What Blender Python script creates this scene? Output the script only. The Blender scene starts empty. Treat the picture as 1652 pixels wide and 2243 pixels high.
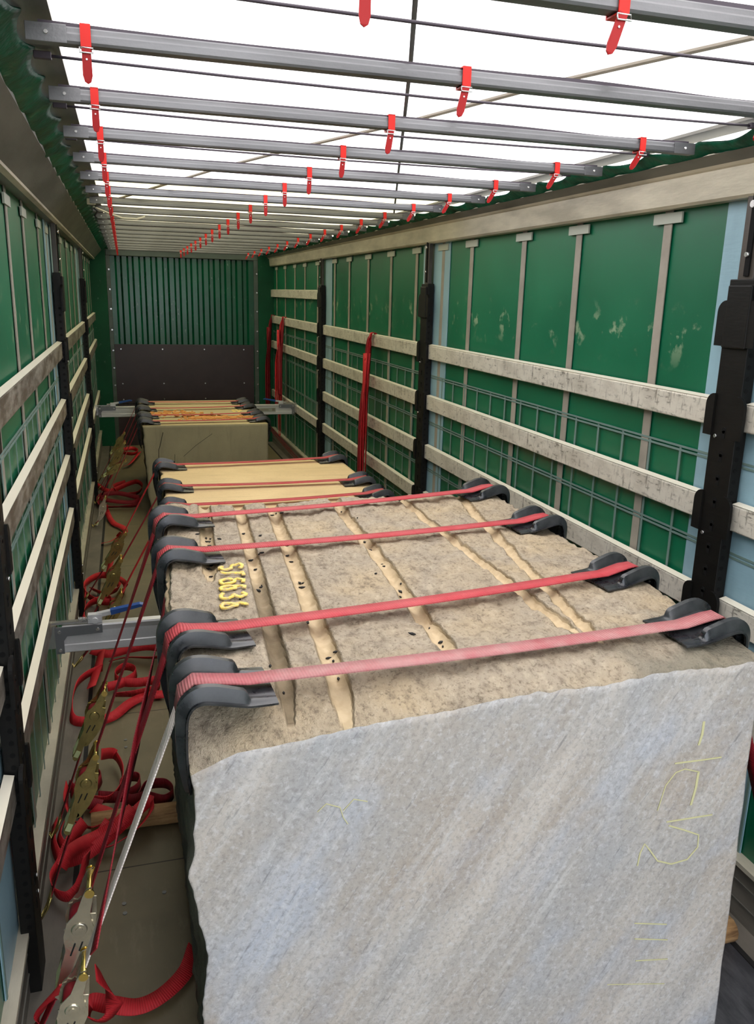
import bpy, bmesh, math, random
from mathutils import Vector, Matrix, noise
R = random.Random(7)
S = bpy.context.scene
COL = S.collection
# ---------------------------------------------------------------- camera
FPX = 1799.0
CAM = Vector((0.4004, 0.0, 2.1792))
YAW, PITCH, ROLL = 0.29658, 0.25873, 0.02563
FWD = Vector((math.sin(YAW) * math.cos(PITCH), math.cos(YAW) * math.cos(PITCH), -math.sin(PITCH)))
_r0 = Vector((math.cos(YAW), -math.sin(YAW), 0)); _u0 = _r0.cross(FWD)
RGT = math.cos(ROLL) * _r0 + math.sin(ROLL) * _u0
UPV = -math.sin(ROLL) * _r0 + math.cos(ROLL) * _u0
cd = bpy.data.cameras.new('camera'); cam = bpy.data.objects.new('camera', cd); COL.objects.link(cam)
cam.matrix_world = Matrix(((RGT.x, UPV.x, -FWD.x, CAM.x), (RGT.y, UPV.y, -FWD.y, CAM.y), (RGT.z, UPV.z, -FWD.z, CAM.z), (0, 0, 0, 1)))
cd.sensor_fit = 'VERTICAL'; cd.sensor_height = 24.0; cd.lens = 24.0 * FPX / 2243.0
cd.clip_start = 0.02; cd.clip_end = 200
S.camera = cam
def hit(u, v, ax, val):
    """the point of the plane axis=val that photo pixel (u,v) looks at; used to measure positions off the photo"""
    d = RGT * ((u - 826) / FPX) - UPV * ((v - 1121.5) / FPX) + FWD
    return CAM + d * ((val - CAM[ax]) / d[ax])
# ---------------------------------------------------------------- light
S.view_settings.view_transform = 'Standard'; S.view_settings.look = 'None'
S.view_settings.exposure = 1.0; S.view_settings.gamma = 1.0; S.view_settings.use_curve_mapping = False
S.cycles.use_denoising = True
S.cycles.max_bounces = 10; S.cycles.diffuse_bounces = 5; S.cycles.glossy_bounces = 4; S.cycles.transmission_bounces = 6
S.cycles.sample_clamp_indirect = 6
w = bpy.data.worlds.new('world'); S.world = w; w.use_nodes = True
bg = w.node_tree.nodes['Background']; bg.inputs[0].default_value = (0.84, 0.90, 1.0, 1); bg.inputs[1].default_value = 2.0
sd = bpy.data.lights.new('sun', 'SUN'); sun = bpy.data.objects.new('sun', sd); COL.objects.link(sun)
sd.energy = 3.6; sd.angle = math.radians(60); sd.color = (1.0, 0.96, 0.90)
sun.rotation_euler = (math.radians(8), math.radians(-10), 0); sun.location = (1.2, 4, 8)
# ---------------------------------------------------------------- materials
def lin(r, g, b):
    f = lambda c: (c / 255 / 12.92) if c / 255 <= 0.04045 else ((c / 255 + 0.055) / 1.055) ** 2.4
    return (f(r), f(g), f(b), 1)
class NT:
    def __init__(s, name):
        s.m = bpy.data.materials.new(name); s.m.use_nodes = True
        s.t = s.m.node_tree; s.b = s.t.nodes['Principled BSDF']; s.out = s.t.nodes['Material Output']
    def n(s, kind, **kw):
        x = s.t.nodes.new(kind)
        for k, v in kw.items():
            if hasattr(x, k): setattr(x, k, v)
            else: x.inputs[k].default_value = v
        return x
    def l(s, a, b): s.t.links.new(a, b)
    def co(s, scale=(1, 1, 1), rot=(0, 0, 0), kind='Object'):
        c = s.n('ShaderNodeTexCoord'); m = s.n('ShaderNodeMapping')
        m.inputs['Scale'].default_value = scale
        src = c.outputs[kind]
        if any(rot):                                   # turn first, stretch after
            r = s.n('ShaderNodeMapping'); r.inputs['Rotation'].default_value = rot; s.l(src, r.inputs[0]); src = r.outputs[0]
        s.l(src, m.inputs[0]); return m.outputs[0]
    def noise(s, vec, scale, detail=4, rough=0.55):
        x = s.n('ShaderNodeTexNoise'); x.inputs['Scale'].default_value = scale; x.inputs['Detail'].default_value = detail
        x.inputs['Roughness'].default_value = rough
        if vec is not None: s.l(vec, x.inputs['Vector'])
        return x.outputs['Fac']
    def ramp(s, fac, stops):
        x = s.n('ShaderNodeValToRGB'); e = x.color_ramp.elements
        e[0].position, e[0].color = stops[0]; e[1].position, e[1].color = stops[-1]
        for p, c in stops[1:-1]:
            k = e.new(p); k.color = c
        s.l(fac, x.inputs[0]); return x.outputs[0]
    def mix(s, fac, a, b, mode='MIX'):
        x = s.n('ShaderNodeMix', data_type='RGBA', blend_type=mode)
        for sock, v in ((x.inputs[0], fac), (x.inputs[6], a), (x.inputs[7], b)):
            if hasattr(v, 'node'): s.l(v, sock)
            else: sock.default_value = v
        return x.outputs[2]
    def math(s, op, a, b=0.0):
        x = s.n('ShaderNodeMath', operation=op)
        for sock, v in ((x.inputs[0], a), (x.inputs[1], b)):
            if hasattr(v, 'node'): s.l(v, sock)
            else: sock.default_value = v
        return x.outputs[0]
    def bump(s, h, strength=0.4, dist=0.01):
        x = s.n('ShaderNodeBump'); x.inputs['Strength'].default_value = strength; x.inputs['Distance'].default_value = dist
        s.l(h, x.inputs['Height']); s.l(x.outputs[0], s.b.inputs['Normal'])
    def set(s, col=None, rough=None, metal=None, spec=None, coat=None):
        for k, v in (('Base Color', col), ('Roughness', rough), ('Metallic', metal), ('Specular IOR Level', spec), ('Coat Weight', coat)):
            if v is None: continue
            if hasattr(v, 'node'): s.l(v, s.b.inputs[k])
            else: s.b.inputs[k].default_value = v
        return s.m
def plain(name, col, rough=0.5, metal=0.0, spec=0.5):
    return NT(name).set(col, rough, metal, spec)
W1, K0 = (1, 1, 1, 1), (0, 0, 0, 1)
def m_curtain():
    t = NT('green curtain tarpaulin'); v = t.co()
    n1 = t.noise(v, 1.3, 3); n2 = t.noise(v, 60, 2)
    c = t.ramp(n1, [(0.3, lin(0, 78, 52)), (0.7, lin(0, 96, 64))])
    # chafe marks left by cargo, a band at chest height
    sc = t.noise(t.co((1, 5, 5)), 1.6, 5, 0.65)
    sep = t.n('ShaderNodeSeparateXYZ'); t.l(v, sep.inputs[0])
    band = t.math('SUBTRACT', 1.0, t.math('MINIMUM', 1.0, t.math('MULTIPLY', t.math('ABSOLUTE', t.math('SUBTRACT', sep.outputs[2], 2.05)), 7)))
    k = t.math('MULTIPLY', t.ramp(sc, [(0.57, K0), (0.64, W1)]), t.math('MULTIPLY', band, 0.6))
    c = t.mix(k, c, lin(150, 165, 135))
    t.bump(t.math('ADD', t.noise(t.co((1, 2.0, 0.7)), 2.0, 3), t.math('MULTIPLY', n2, 0.05)), 0.02, 0.02)
    return t.set(c, t.ramp(n1, [(0.3, (0.34, .34, .34, 1)), (0.7, (0.42, .42, .42, 1))]), spec=0.6)
def m_canvas():
    t = NT('translucent white roof canvas'); v = t.co()
    sep = t.n('ShaderNodeSeparateXYZ'); t.l(v, sep.inputs[0])
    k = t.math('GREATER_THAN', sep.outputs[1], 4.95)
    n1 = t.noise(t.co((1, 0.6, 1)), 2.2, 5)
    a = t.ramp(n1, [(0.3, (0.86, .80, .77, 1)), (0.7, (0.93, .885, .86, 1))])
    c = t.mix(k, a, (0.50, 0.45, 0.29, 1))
    d = t.n('ShaderNodeBsdfDiffuse'); tr = t.n('ShaderNodeBsdfTranslucent'); mx = t.n('ShaderNodeMixShader')
    t.l(c, tr.inputs[0]); d.inputs[0].default_value = (0.85, 0.83, 0.80, 1)
    mx.inputs[0].default_value = 0.70; t.l(d.outputs[0], mx.inputs[1]); t.l(tr.outputs[0], mx.inputs[2])
    t.l(mx.outputs[0], t.out.inputs[0]); return t.m
def m_galv(name, base, rough=0.42, stain=0.5, metal=0.6, vs=(6, 0.8, 6)):
    t = NT(name); v = t.co(vs)
    n1 = t.noise(v, 3, 5, 0.6); n2 = t.noise(t.co((20, 3, 20)), 6, 3)
    dk = tuple(x * stain for x in base[:3]) + (1,)
    c = t.mix(t.ramp(n1, [(0.35, K0), (0.65, W1)]), dk, base)
    t.bump(n2, 0.12, 0.004)
    return t.set(c, rough, metal)
def m_slat(name, dirt):
    t = NT(name)
    marks = t.noise(t.co((1, 14, 45)), 1.2, 6, 0.7); cross = t.noise(t.co((1, 40, 8)), 1.1, 5, 0.7)
    zone = t.noise(t.co((1, 1.4, 1)), 1.2, 3)
    k = t.math('MULTIPLY', t.math('MAXIMUM', t.ramp(marks, [(0.54, K0), (0.66, W1)]), t.ramp(cross, [(0.56, K0), (0.68, W1)])), t.ramp(zone, [(0.35, (0.25, .25, .25, 1)), (0.6, W1)]))
    c = t.mix(k, lin(208, 203, 190), lin(72, 68, 60))
    c = t.mix(t.math('MULTIPLY', t.ramp(t.noise(t.co((1, 3, 6)), 2, 4), [(0.45, K0), (0.75, W1)]), 0.5), c, lin(140, 132, 118))
    if dirt: c = t.mix(t.ramp(t.noise(t.co((1, 2.5, 9)), 2.2, 6, .7), [(0.30, (0.45, .45, .45, 1)), (0.58, (0.95, .95, .95, 1))]), c, lin(78, 68, 58))
    return t.set(c, 0.42, 0.25)
def m_floor():
    t = NT('brown film faced plywood floor'); v = t.co()
    n1 = t.noise(v, 2.5, 5); n2 = t.noise(t.co((4, 1, 1)), 5, 5, 0.7)
    c = t.ramp(n1, [(0.3, lin(94, 86, 64)), (0.7, lin(120, 109, 82))])
    c = t.mix(t.math('MULTIPLY', t.ramp(n2, [(0.55, K0), (0.8, W1)]), 0.35), c, lin(150, 140, 118))
    sep = t.n('ShaderNodeSeparateXYZ'); t.l(v, sep.inputs[0])
    s1 = t.math('LESS_THAN', t.math('ABSOLUTE', t.math('SUBTRACT', t.math('FRACT', t.math('DIVIDE', t.math('ADD', sep.outputs[1], 0.24), 1.25)), 0.5)), 0.0026)
    c = t.mix(s1, c, lin(30, 26, 20))
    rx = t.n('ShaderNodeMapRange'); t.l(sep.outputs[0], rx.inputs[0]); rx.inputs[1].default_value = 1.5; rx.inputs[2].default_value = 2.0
    c = t.mix(t.math('MULTIPLY', rx.outputs[0], t.math('LESS_THAN', sep.outputs[1], 3.0)), c, t.ramp(n2, [(0.4, lin(52, 52, 56)), (0.75, lin(92, 92, 96))]))   # bluish rear daylight reflection painted into the floor colour at the rear right
    t.bump(n2, 0.1, 0.004)
    return t.set(c, 0.42, 0.0, 0.5)
def m_webbing(name, a, b, dust, dustcol=lin(205, 180, 172)):
    t = NT(name); u = t.n('ShaderNodeUVMap'); sep = t.n('ShaderNodeSeparateXYZ'); t.l(u.outputs[0], sep.inputs[0])
    rib = t.math('SINE', t.math('MULTIPLY', sep.outputs[0], 2 * math.pi / 0.0075))
    n1 = t.noise(t.co(), 7, 5, 0.65)
    c = t.mix(t.ramp(n1, [(0.35, K0), (0.65, W1)]), a, b)
    c = t.mix(t.math('MULTIPLY', t.math('MULTIPLY_ADD', rib, 0.5), 0.30), c, tuple(x * 1.5 for x in b[:3]) + (1,))
    if dust: c = t.mix(t.math('MULTIPLY', t.ramp(t.noise(t.co((1, 1, 1)), 4.5, 6, 0.7), [(0.30, K0), (0.62, W1)]), dust), c, dustcol)
    t.bump(rib, 0.35, 0.0015)
    return t.set(c, 0.62, 0, 0.35)
def m_stone_top():
    t = NT('rough quarried stone crust'); v = t.co()
    big = t.noise(v, 2.2, 4); mid = t.noise(t.co((1.5, 1, 1)), 22, 6, 0.7); fine = t.noise(v, 90, 5, 0.7)
    c = t.ramp(big, [(0.30, lin(186, 167, 137)), (0.52, lin(172, 159, 140)), (0.72, lin(192, 172, 140))])
    c = t.mix(t.math('MULTIPLY', t.ramp(mid, [(0.32, W1), (0.48, K0)]), 0.7), c, lin(112, 100, 86))
    c = t.mix(t.math('MULTIPLY', t.ramp(fine, [(0.34, W1), (0.47, K0)]), 0.6), c, lin(92, 80, 66))
    c = t.mix(t.math('MULTIPLY', t.ramp(mid, [(0.54, K0), (0.68, W1)]), 0.4), c, lin(214, 200, 176))
    at = t.n('ShaderNodeAttribute', attribute_name='groove'); sp = t.n('ShaderNodeSeparateColor'); t.l(at.outputs[0], sp.inputs[0])
    g = t.ramp(t.noise(v, 30, 2), [(0.4, lin(178, 158, 126)), (0.6, lin(190, 170, 138))])
    c = t.mix(sp.outputs[0], c, g)
    dirt = t.ramp(t.noise(v, 26, 5, 0.7), [(0.35, lin(30, 24, 16)), (0.62, lin(70, 58, 42))])
    c = t.mix(sp.outputs[1], c, dirt)
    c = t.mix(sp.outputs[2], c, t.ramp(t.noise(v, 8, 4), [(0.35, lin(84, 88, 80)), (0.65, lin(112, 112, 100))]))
    h = t.math('ADD', t.math('MULTIPLY', mid, 1.0), t.math('MULTIPLY', fine, 0.45))
    h = t.math('MULTIPLY', h, t.math('SUBTRACT', 1.0, t.math('MULTIPLY', sp.outputs[0], 0.9)))
    t.bump(h, 0.85, 0.02)
    return t.set(c, 0.9, 0, 0.25)
def m_stone_face():
    t = NT('sawn blue grey stone face')
    v = t.co(); st = t.co((2.2, 1, 0.30), (0, math.radians(-33), 0)); st2 = t.co((9, 1, 0.8), (0, math.radians(-33), 0)); st3 = t.co((40, 1, 5), (0, math.radians(-33), 0))
    base = t.ramp(t.noise(v, 1.7, 5, 0.6), [(0.36, lin(168, 156, 144)), (0.5, lin(172, 166, 160)), (0.64, lin(166, 166, 168))])
    blue = t.ramp(t.noise(t.co((1.2, 1, 0.7), (0, math.radians(-33), 0)), 2.6, 6, 0.62), [(0.50, K0), (0.66, W1)])
    c = t.mix(t.math('MULTIPLY', blue, 0.6), base, lin(178, 186, 202))
    c = t.mix(t.math('MULTIPLY', t.ramp(t.noise(st, 3.0, 5, 0.6), [(0.48, K0), (0.66, W1)]), 0.6), c, lin(206, 198, 190))
    c = t.mix(t.math('MULTIPLY', t.ramp(t.noise(st2, 3.0, 6, 0.7), [(0.53, K0), (0.68, W1)]), 0.5), c, lin(208, 206, 204))
    c = t.mix(t.math('MULTIPLY', t.ramp(t.noise(st3, 2.0, 5, 0.7), [(0.58, K0), (0.70, W1)]), 0.6), c, lin(104, 104, 108))
    c = t.mix(t.math('MULTIPLY', t.ramp(t.noise(v, 75, 5, 0.75), [(0.38, W1), (0.52, K0)]), 0.42), c, lin(120, 116, 114))
    c = t.mix(t.math('MULTIPLY', t.ramp(t.noise(v, 52, 5, 0.75), [(0.52, K0), (0.64, W1)]), 0.45), c, lin(210, 210, 212))
    t.bump(t.math('ADD', t.noise(st3, 2, 5, .7), t.noise(v, 90, 4, .7)), 0.12, 0.006)
    return t.set(c, 0.62, 0, 0.4)
def m_stone_sawn(name, a, b, streak, axis=(1, 6, 6)):
    t = NT(name); v = t.co()
    c = t.ramp(t.noise(v, 3, 5), [(0.3, a), (0.7, b)])
    c = t.mix(t.math('MULTIPLY', t.ramp(t.noise(t.co(axis), 2.2, 5, 0.65), [(0.52, K0), (0.72, W1)]), 0.5), c, streak)
    c = t.mix(t.math('MULTIPLY', t.ramp(t.noise(v, 80, 4), [(0.3, W1), (0.42, K0)]), 0.25), c, tuple(x * 0.5 for x in a[:3]) + (1,))
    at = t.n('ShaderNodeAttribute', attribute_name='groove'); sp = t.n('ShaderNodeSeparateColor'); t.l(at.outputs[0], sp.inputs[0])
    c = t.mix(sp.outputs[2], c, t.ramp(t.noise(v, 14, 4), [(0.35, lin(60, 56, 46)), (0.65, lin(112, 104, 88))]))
    t.bump(t.noise(v, 60, 4), 0.12, 0.004)
    return t.set(c, 0.75, 0, 0.3)
def m_wood():
    t = NT('split pale timber'); v = t.co((2, 14, 14))
    n1 = t.noise(v, 2.0, 6, 0.7)
    c = t.ramp(n1, [(0.3, lin(92, 62, 34)), (0.5, lin(164, 126, 82)), (0.7, lin(196, 160, 112))])
    t.bump(n1, 0.6, 0.012); return t.set(c, 0.8)
def m_rubber():
    t = NT('dusty black plastic'); v = t.co()
    n = t.noise(v, 14, 5, 0.65)
    c = t.ramp(n, [(0.42, lin(22, 25, 30)), (0.72, lin(58, 60, 62))])
    return t.set(c, t.ramp(n, [(0.4, (0.24, .24, .24, 1)), (0.7, (0.45, .45, .45, 1))]), 0, 0.6)
def m_bulk(name, rough, spec):
    t = NT(name); v = t.co()
    c = t.ramp(t.noise(v, 2, 4), [(0.3, lin(0, 62, 38)), (0.7, lin(4, 78, 50))])
    c = t.mix(t.math('MULTIPLY', t.ramp(t.noise(t.co((3, 3, 1)), 9, 6, 0.7), [(0.64, K0), (0.72, W1)]), 0.5), c, lin(120, 150, 130))
    return t.set(c, rough, 0, spec)
def m_tarp():
    t = NT('folded green tarpaulin'); v = t.co()
    c = t.ramp(t.noise(v, 9, 5, .65), [(0.35, lin(0, 62, 44)), (0.65, lin(0, 108, 78))])
    t.bump(t.noise(v, 14, 3), 0.5, 0.02)
    d = t.n('ShaderNodeBsdfTranslucent'); t.l(c, d.inputs[0]); mx = t.n('ShaderNodeMixShader'); mx.inputs[0].default_value = 0.30
    m = t.set(c, 0.4); t.l(t.b.outputs[0], mx.inputs[1]); t.l(d.outputs[0], mx.inputs[2]); t.l(mx.outputs[0], t.out.inputs[0]); return m
M = dict(
    curtain=m_curtain(), canvas=m_canvas(), floor=m_floor(), slat=m_slat('scuffed aluminium slat', False), slatl=m_slat('dirt stained aluminium slat', True), bright=plain('aluminium edge with painted roof light', lin(222, 216, 198), 0.4, 0.2), wood=m_wood(), rubber=m_rubber(), bulk=m_bulk('glossy green painted sheet', 0.24, 0.6), bulkp=m_bulk('green painted steel pillar', 0.5, 0.25), tarp=m_tarp(),
    rail=m_galv('weathered aluminium roof rail', lin(206, 198, 178), 0.4, 0.62, 0.35, (2, 0.7, 3)),
    railedge=m_galv('dull grey aluminium', lin(120, 118, 110), 0.45, 0.6, 0.5, (2, 0.7, 3)),
    galv=m_galv('galvanised roof bow', lin(112, 113, 115), 0.42, 0.6, 0.45, (0.8, 6, 8)),
    alu=m_galv('brushed aluminium beam', lin(206, 206, 206), 0.35, 0.85, 0.25, (1, 8, 8)),
    greybr=plain('grey bracket plate', lin(118, 120, 122), 0.4, 0.6),
    steel=plain('bright steel', lin(200, 200, 198), 0.25, 0.9),
    post=m_galv('black painted post', lin(17, 16, 14), 0.5, 0.6, 0.0, (3, 3, 3)),
    postd=plain('hole in black post', lin(6, 6, 6), 0.8),
    posttube=m_galv('brown grey inner tube', lin(74, 68, 62), 0.4, 0.6, 0.3, (3, 3, 1)),
    webgrey=m_galv('grey sewn webbing', lin(140, 134, 122), 0.7, 0.75, 0.0, (1, 2, 2)),
    gridc=plain('grey reinforcement cord', lin(96, 118, 112), 0.6),
    tab=plain('pale roller tab', lin(150, 154, 142), 0.5),
    pale=m_galv('pale blue grey curtain edge', lin(134, 166, 178), 0.4, 0.82, 0.0, (1, 2, 1)),
    zinc=m_galv('yellow zinc plated steel', lin(188, 172, 108), 0.26, 0.7, 0.85, (9, 9, 9)),
    zincb=m_galv('silver zinc plated steel', lin(214, 206, 184), 0.25, 0.8, 0.8, (9, 9, 9)),
    brass=plain('brass coloured bar', lin(224, 196, 110), 0.22, 0.9),
    sticker=plain('pale green sticker', lin(196, 206, 150), 0.5),
    dark=plain('dark gap', lin(14, 13, 11), 0.8),
    blue=plain('blue plastic grip', lin(22, 70, 140), 0.35),
    red=m_webbing('red polyester webbing', lin(168, 26, 34), lin(196, 40, 46), 0.0),
    redd=m_webbing('dark red polyester webbing', lin(112, 14, 26), lin(138, 22, 34), 0.0),
    redtop=m_webbing('slightly dusty red webbing', lin(158, 36, 46), lin(176, 50, 58), 0.35, lin(186, 112, 112)),
    redbright=m_webbing('bright red polyester webbing', lin(206, 40, 52), lin(226, 62, 72), 0.0),
    reddust=m_webbing('dust whitened red webbing', lin(150, 56, 66), lin(168, 72, 82), 0.75, lin(176, 138, 134)),
    rope=m_webbing('whitened dirty webbing', lin(190, 180, 174), lin(222, 216, 210), 0.4),
    redpl=plain('red plastic strap', lin(196, 24, 12), 0.45, 0, 0.3),
    redpl2=plain('deep red plastic tongue', lin(150, 6, 8), 0.45, 0, 0.3),
    cord=plain('dark purple grey cord', lin(58, 50, 60), 0.6),
    webline=plain('grey roof webbing', lin(112, 114, 118), 0.6),
    cream=plain('cream seam tape', lin(196, 186, 172), 0.6),
    cable=plain('white cable', lin(206, 202, 186), 0.5),
    board=m_galv('dark brown phenolic plywood', lin(50, 38, 40), 0.35, 0.8, 0.0, (2, 2, 2)),
    yellow=NT('yellow crayon paint'), chalk=plain('pale yellow chalk', lin(200, 196, 150), 0.9),
    sawdust=plain('orange sawdust', lin(214, 150, 84), 0.95),
    blackb=plain('black bristle', lin(16, 16, 18), 0.7),
    steelshade=m_galv('grey painted steel beam', lin(74, 86, 78), 0.35, 0.7, 0.1, (1, 3, 3)),
    base=m_galv('dirty grey side rail', lin(116, 110, 100), 0.5, 0.6, 0.2, (2, 1, 6)),
    ground=plain('grey yard ground', lin(120, 118, 112), 0.9),
)
def m_yellow(t):
    v = t.co(); k = t.ramp(t.noise(v, 70, 4, .7), [(0.40, K0), (0.55, W1)])
    c = t.mix(k, lin(214, 192, 140), lin(248, 216, 106)); t.bump(t.noise(v, 90, 4), .5, .01); return t.set(c, .85)
def m_tape():
    t = NT('cream translucent seam tape'); d = t.n('ShaderNodeBsdfTranslucent'); d.inputs[0].default_value = (0.34, 0.32, 0.28, 1); mx = t.n('ShaderNodeMixShader'); mx.inputs[0].default_value = 0.6
    m = t.set(lin(196, 186, 172), 0.6); t.l(t.b.outputs[0], mx.inputs[1]); t.l(d.outputs[0], mx.inputs[2]); t.l(mx.outputs[0], t.out.inputs[0]); return m
M['cream'] = m_tape()
for k in ('post', 'postd'): M[k].node_tree.nodes['Principled BSDF'].inputs['Specular IOR Level'].default_value = 0.2
M['yellow'] = m_yellow(M['yellow'])
M['top'] = m_stone_top(); M['face'] = m_stone_face()
M['tan'] = m_stone_sawn('sawn tan stone', lin(204, 178, 136), lin(220, 194, 150), lin(176, 152, 116), (1, 9, 9))
M['olive'] = m_stone_sawn('sawn olive grey stone', lin(140, 132, 110), lin(158, 150, 124), lin(120, 114, 96), (6, 6, 1))
M['olivetop'] = m_stone_sawn('dusty olive stone top', lin(176, 160, 122), lin(188, 172, 134), lin(160, 144, 108), (1, 9, 9))
# ---------------------------------------------------------------- object helpers
def obj(name, bm, mat, parent=None, smooth=False, loc=None):
    me = bpy.data.meshes.new(name); bm.normal_update(); bm.to_mesh(me); bm.free()
    for m in (mat if isinstance(mat, list) else [mat]): me.materials.append(M[m])
    o = bpy.data.objects.new(name, me); COL.objects.link(o)
    if smooth:
        for p in me.polygons: p.use_smooth = True
    if parent is not None: o.parent = parent
    if loc is not None: o.location = loc
    return o
def tag(o, label=None, cat=None, group=None, kind=None):
    for k, v in (('label', label), ('category', cat), ('group', group), ('kind', kind)):
        if v: o[k] = v
    return o
def thing(name, label, cat, loc=(0, 0, 0), group=None):
    o = bpy.data.objects.new(name, None); COL.objects.link(o); o.location = loc; o.empty_display_size = 0.1
    return tag(o, label, cat, group)
def copy_tree(o, parent=None):
    c = o.copy(); COL.objects.link(c)
    if parent is not None: c.parent = parent
    for ch in list(o.children): copy_tree(ch, c)
    return c
def box(bm, a, b, mi=0, M4=None):
    vs = [bm.verts.new((x, y, z)) for x in (a[0], b[0]) for y in (a[1], b[1]) for z in (a[2], b[2])]
    for f in ((0, 1, 3, 2), (4, 6, 7, 5), (0, 4, 5, 1), (2, 3, 7, 6), (0, 2, 6, 4), (1, 5, 7, 3)):
        bm.faces.new([vs[i] for i in f]).material_index = mi
    if M4 is not None: bmesh.ops.transform(bm, matrix=M4, verts=vs)
    return vs
def bbox(a, b, bev=0.0):
    bm = bmesh.new(); box(bm, a, b); bmesh.ops.recalc_face_normals(bm, faces=bm.faces)
    if bev: bmesh.ops.bevel(bm, geom=list(bm.edges), offset=bev, segments=2, affect='EDGES', profile=0.5)
    return bm
def cyl(bm, p, q, r, seg=10, r2=None, caps=True):
    p, q = Vector(p), Vector(q); d = (q - p).normalized(); a = d.orthogonal().normalized(); b = d.cross(a)
    r2 = r if r2 is None else r2; A, B = [], []
    for i in range(seg):
        t = 2 * math.pi * i / seg; o = a * math.cos(t) + b * math.sin(t)
        A.append(bm.verts.new(p + o * r)); B.append(bm.verts.new(q + o * r2))
    for i in range(seg):
        j = (i + 1) % seg; bm.faces.new((A[i], A[j], B[j], B[i])).smooth = True
    if caps: bm.faces.new(A[::-1]); bm.faces.new(B)
def prism(bm, pts, off, mi=0):
    """closed outline pts (3-D, planar) pushed along off"""
    off = Vector(off); A = [bm.verts.new(Vector(p)) for p in pts]; B = [bm.verts.new(Vector(p) + off) for p in pts]
    n = len(pts); f1 = bm.faces.new(A[::-1]); f2 = bm.faces.new(B); f1.material_index = f2.material_index = mi
    for i in range(n): bm.faces.new((A[i], A[(i + 1) % n], B[(i + 1) % n], B[i])).material_index = mi
    return A + B
def tube(bm, pts, r, seg=8):
    pts = [Vector(p) for p in pts]; rings = []; a = None
    for i, p in enumerate(pts):
        d = (pts[min(i + 1, len(pts) - 1)] - pts[max(i - 1, 0)]).normalized()
        a = d.orthogonal().normalized() if a is None else (a - d * a.dot(d)).normalized()
        b = d.cross(a); rings.append([bm.verts.new(p + (a * math.cos(2 * math.pi * k / seg) + b * math.sin(2 * math.pi * k / seg)) * r) for k in range(seg)])
    for A, B in zip(rings, rings[1:]):
        for k in range(seg): bm.faces.new((A[k], A[(k + 1) % seg], B[(k + 1) % seg], B[k])).smooth = True
    bm.faces.new(rings[0][::-1]); bm.faces.new(rings[-1])
def smooth_path(pts, n=8):
    """Catmull-Rom through (point, widthdir) pairs"""
    P = [Vector(p) for p, _ in pts]; D = [Vector(d) for _, d in pts]; out = []
    ext = lambda L: [L[0] * 2 - L[1]] + L + [L[-1] * 2 - L[-2]]
    P, D2 = ext(P), [D[0]] + D + [D[-1]]
    for i in range(1, len(P) - 2):
        for k in range(n):
            t = k / n
            f = lambda L: 0.5 * ((2 * L[i]) + (-L[i - 1] + L[i + 1]) * t + (2 * L[i - 1] - 5 * L[i] + 4 * L[i + 1] - L[i + 2]) * t * t + (-L[i - 1] + 3 * L[i] - 3 * L[i + 1] + L[i + 2]) * t ** 3)
            out.append((f(P), D2[i].lerp(D2[i + 1], t)))
    out.append((P[-2], D[-1])); return out
def ribbon(name, pts, width, mat, parent=None, thick=0.003, n=0):
    """flat webbing: pts = (point, width direction) pairs; real thickness, UV in metres along the length"""
    if n: pts = smooth_path(pts, n)
    bm = bmesh.new(); uv = bm.loops.layers.uv.new('UVMap'); rings = []; s = 0.0
    P = [Vector(p) for p, _ in pts]
    for i, (p, d) in enumerate(pts):
        T = (P[min(i + 1, len(P) - 1)] - P[max(i - 1, 0)]).normalized(); d = Vector(d)
        d = (d - T * d.dot(T)); d = d.normalized() if d.length > 1e-5 else T.orthogonal().normalized()
        N = T.cross(d)
        if i: s += (P[i] - P[i - 1]).length
        rings.append(([bm.verts.new(P[i] + d * (a * width / 2) + N * (b * thick / 2)) for a, b in ((-1, -1), (1, -1), (1, 1), (-1, 1))], s))
    for (A, sa), (B, sb) in zip(rings, rings[1:]):
        for k in range(4):
            f = bm.faces.new((A[k], A[(k + 1) % 4], B[(k + 1) % 4], B[k])); f.smooth = k in (0, 2)
            for lp, (x, y) in zip(f.loops, ((sa, 0), (sa, 1), (sb, 1), (sb, 0))): lp[uv].uv = (x, y)
    bm.faces.new(rings[0][0][::-1]); bm.faces.new(rings[-1][0])
    return obj(name, bm, mat, parent)
ORD = ['first', 'second', 'third', 'fourth', 'fifth', 'sixth', 'seventh', 'eighth', 'ninth', 'tenth', 'eleventh', 'twelfth', 'thirteenth', 'fourteenth', 'fifteenth', 'sixteenth', 'seventeenth', 'eighteenth', 'nineteenth', 'twentieth', 'twenty-first']
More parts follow.
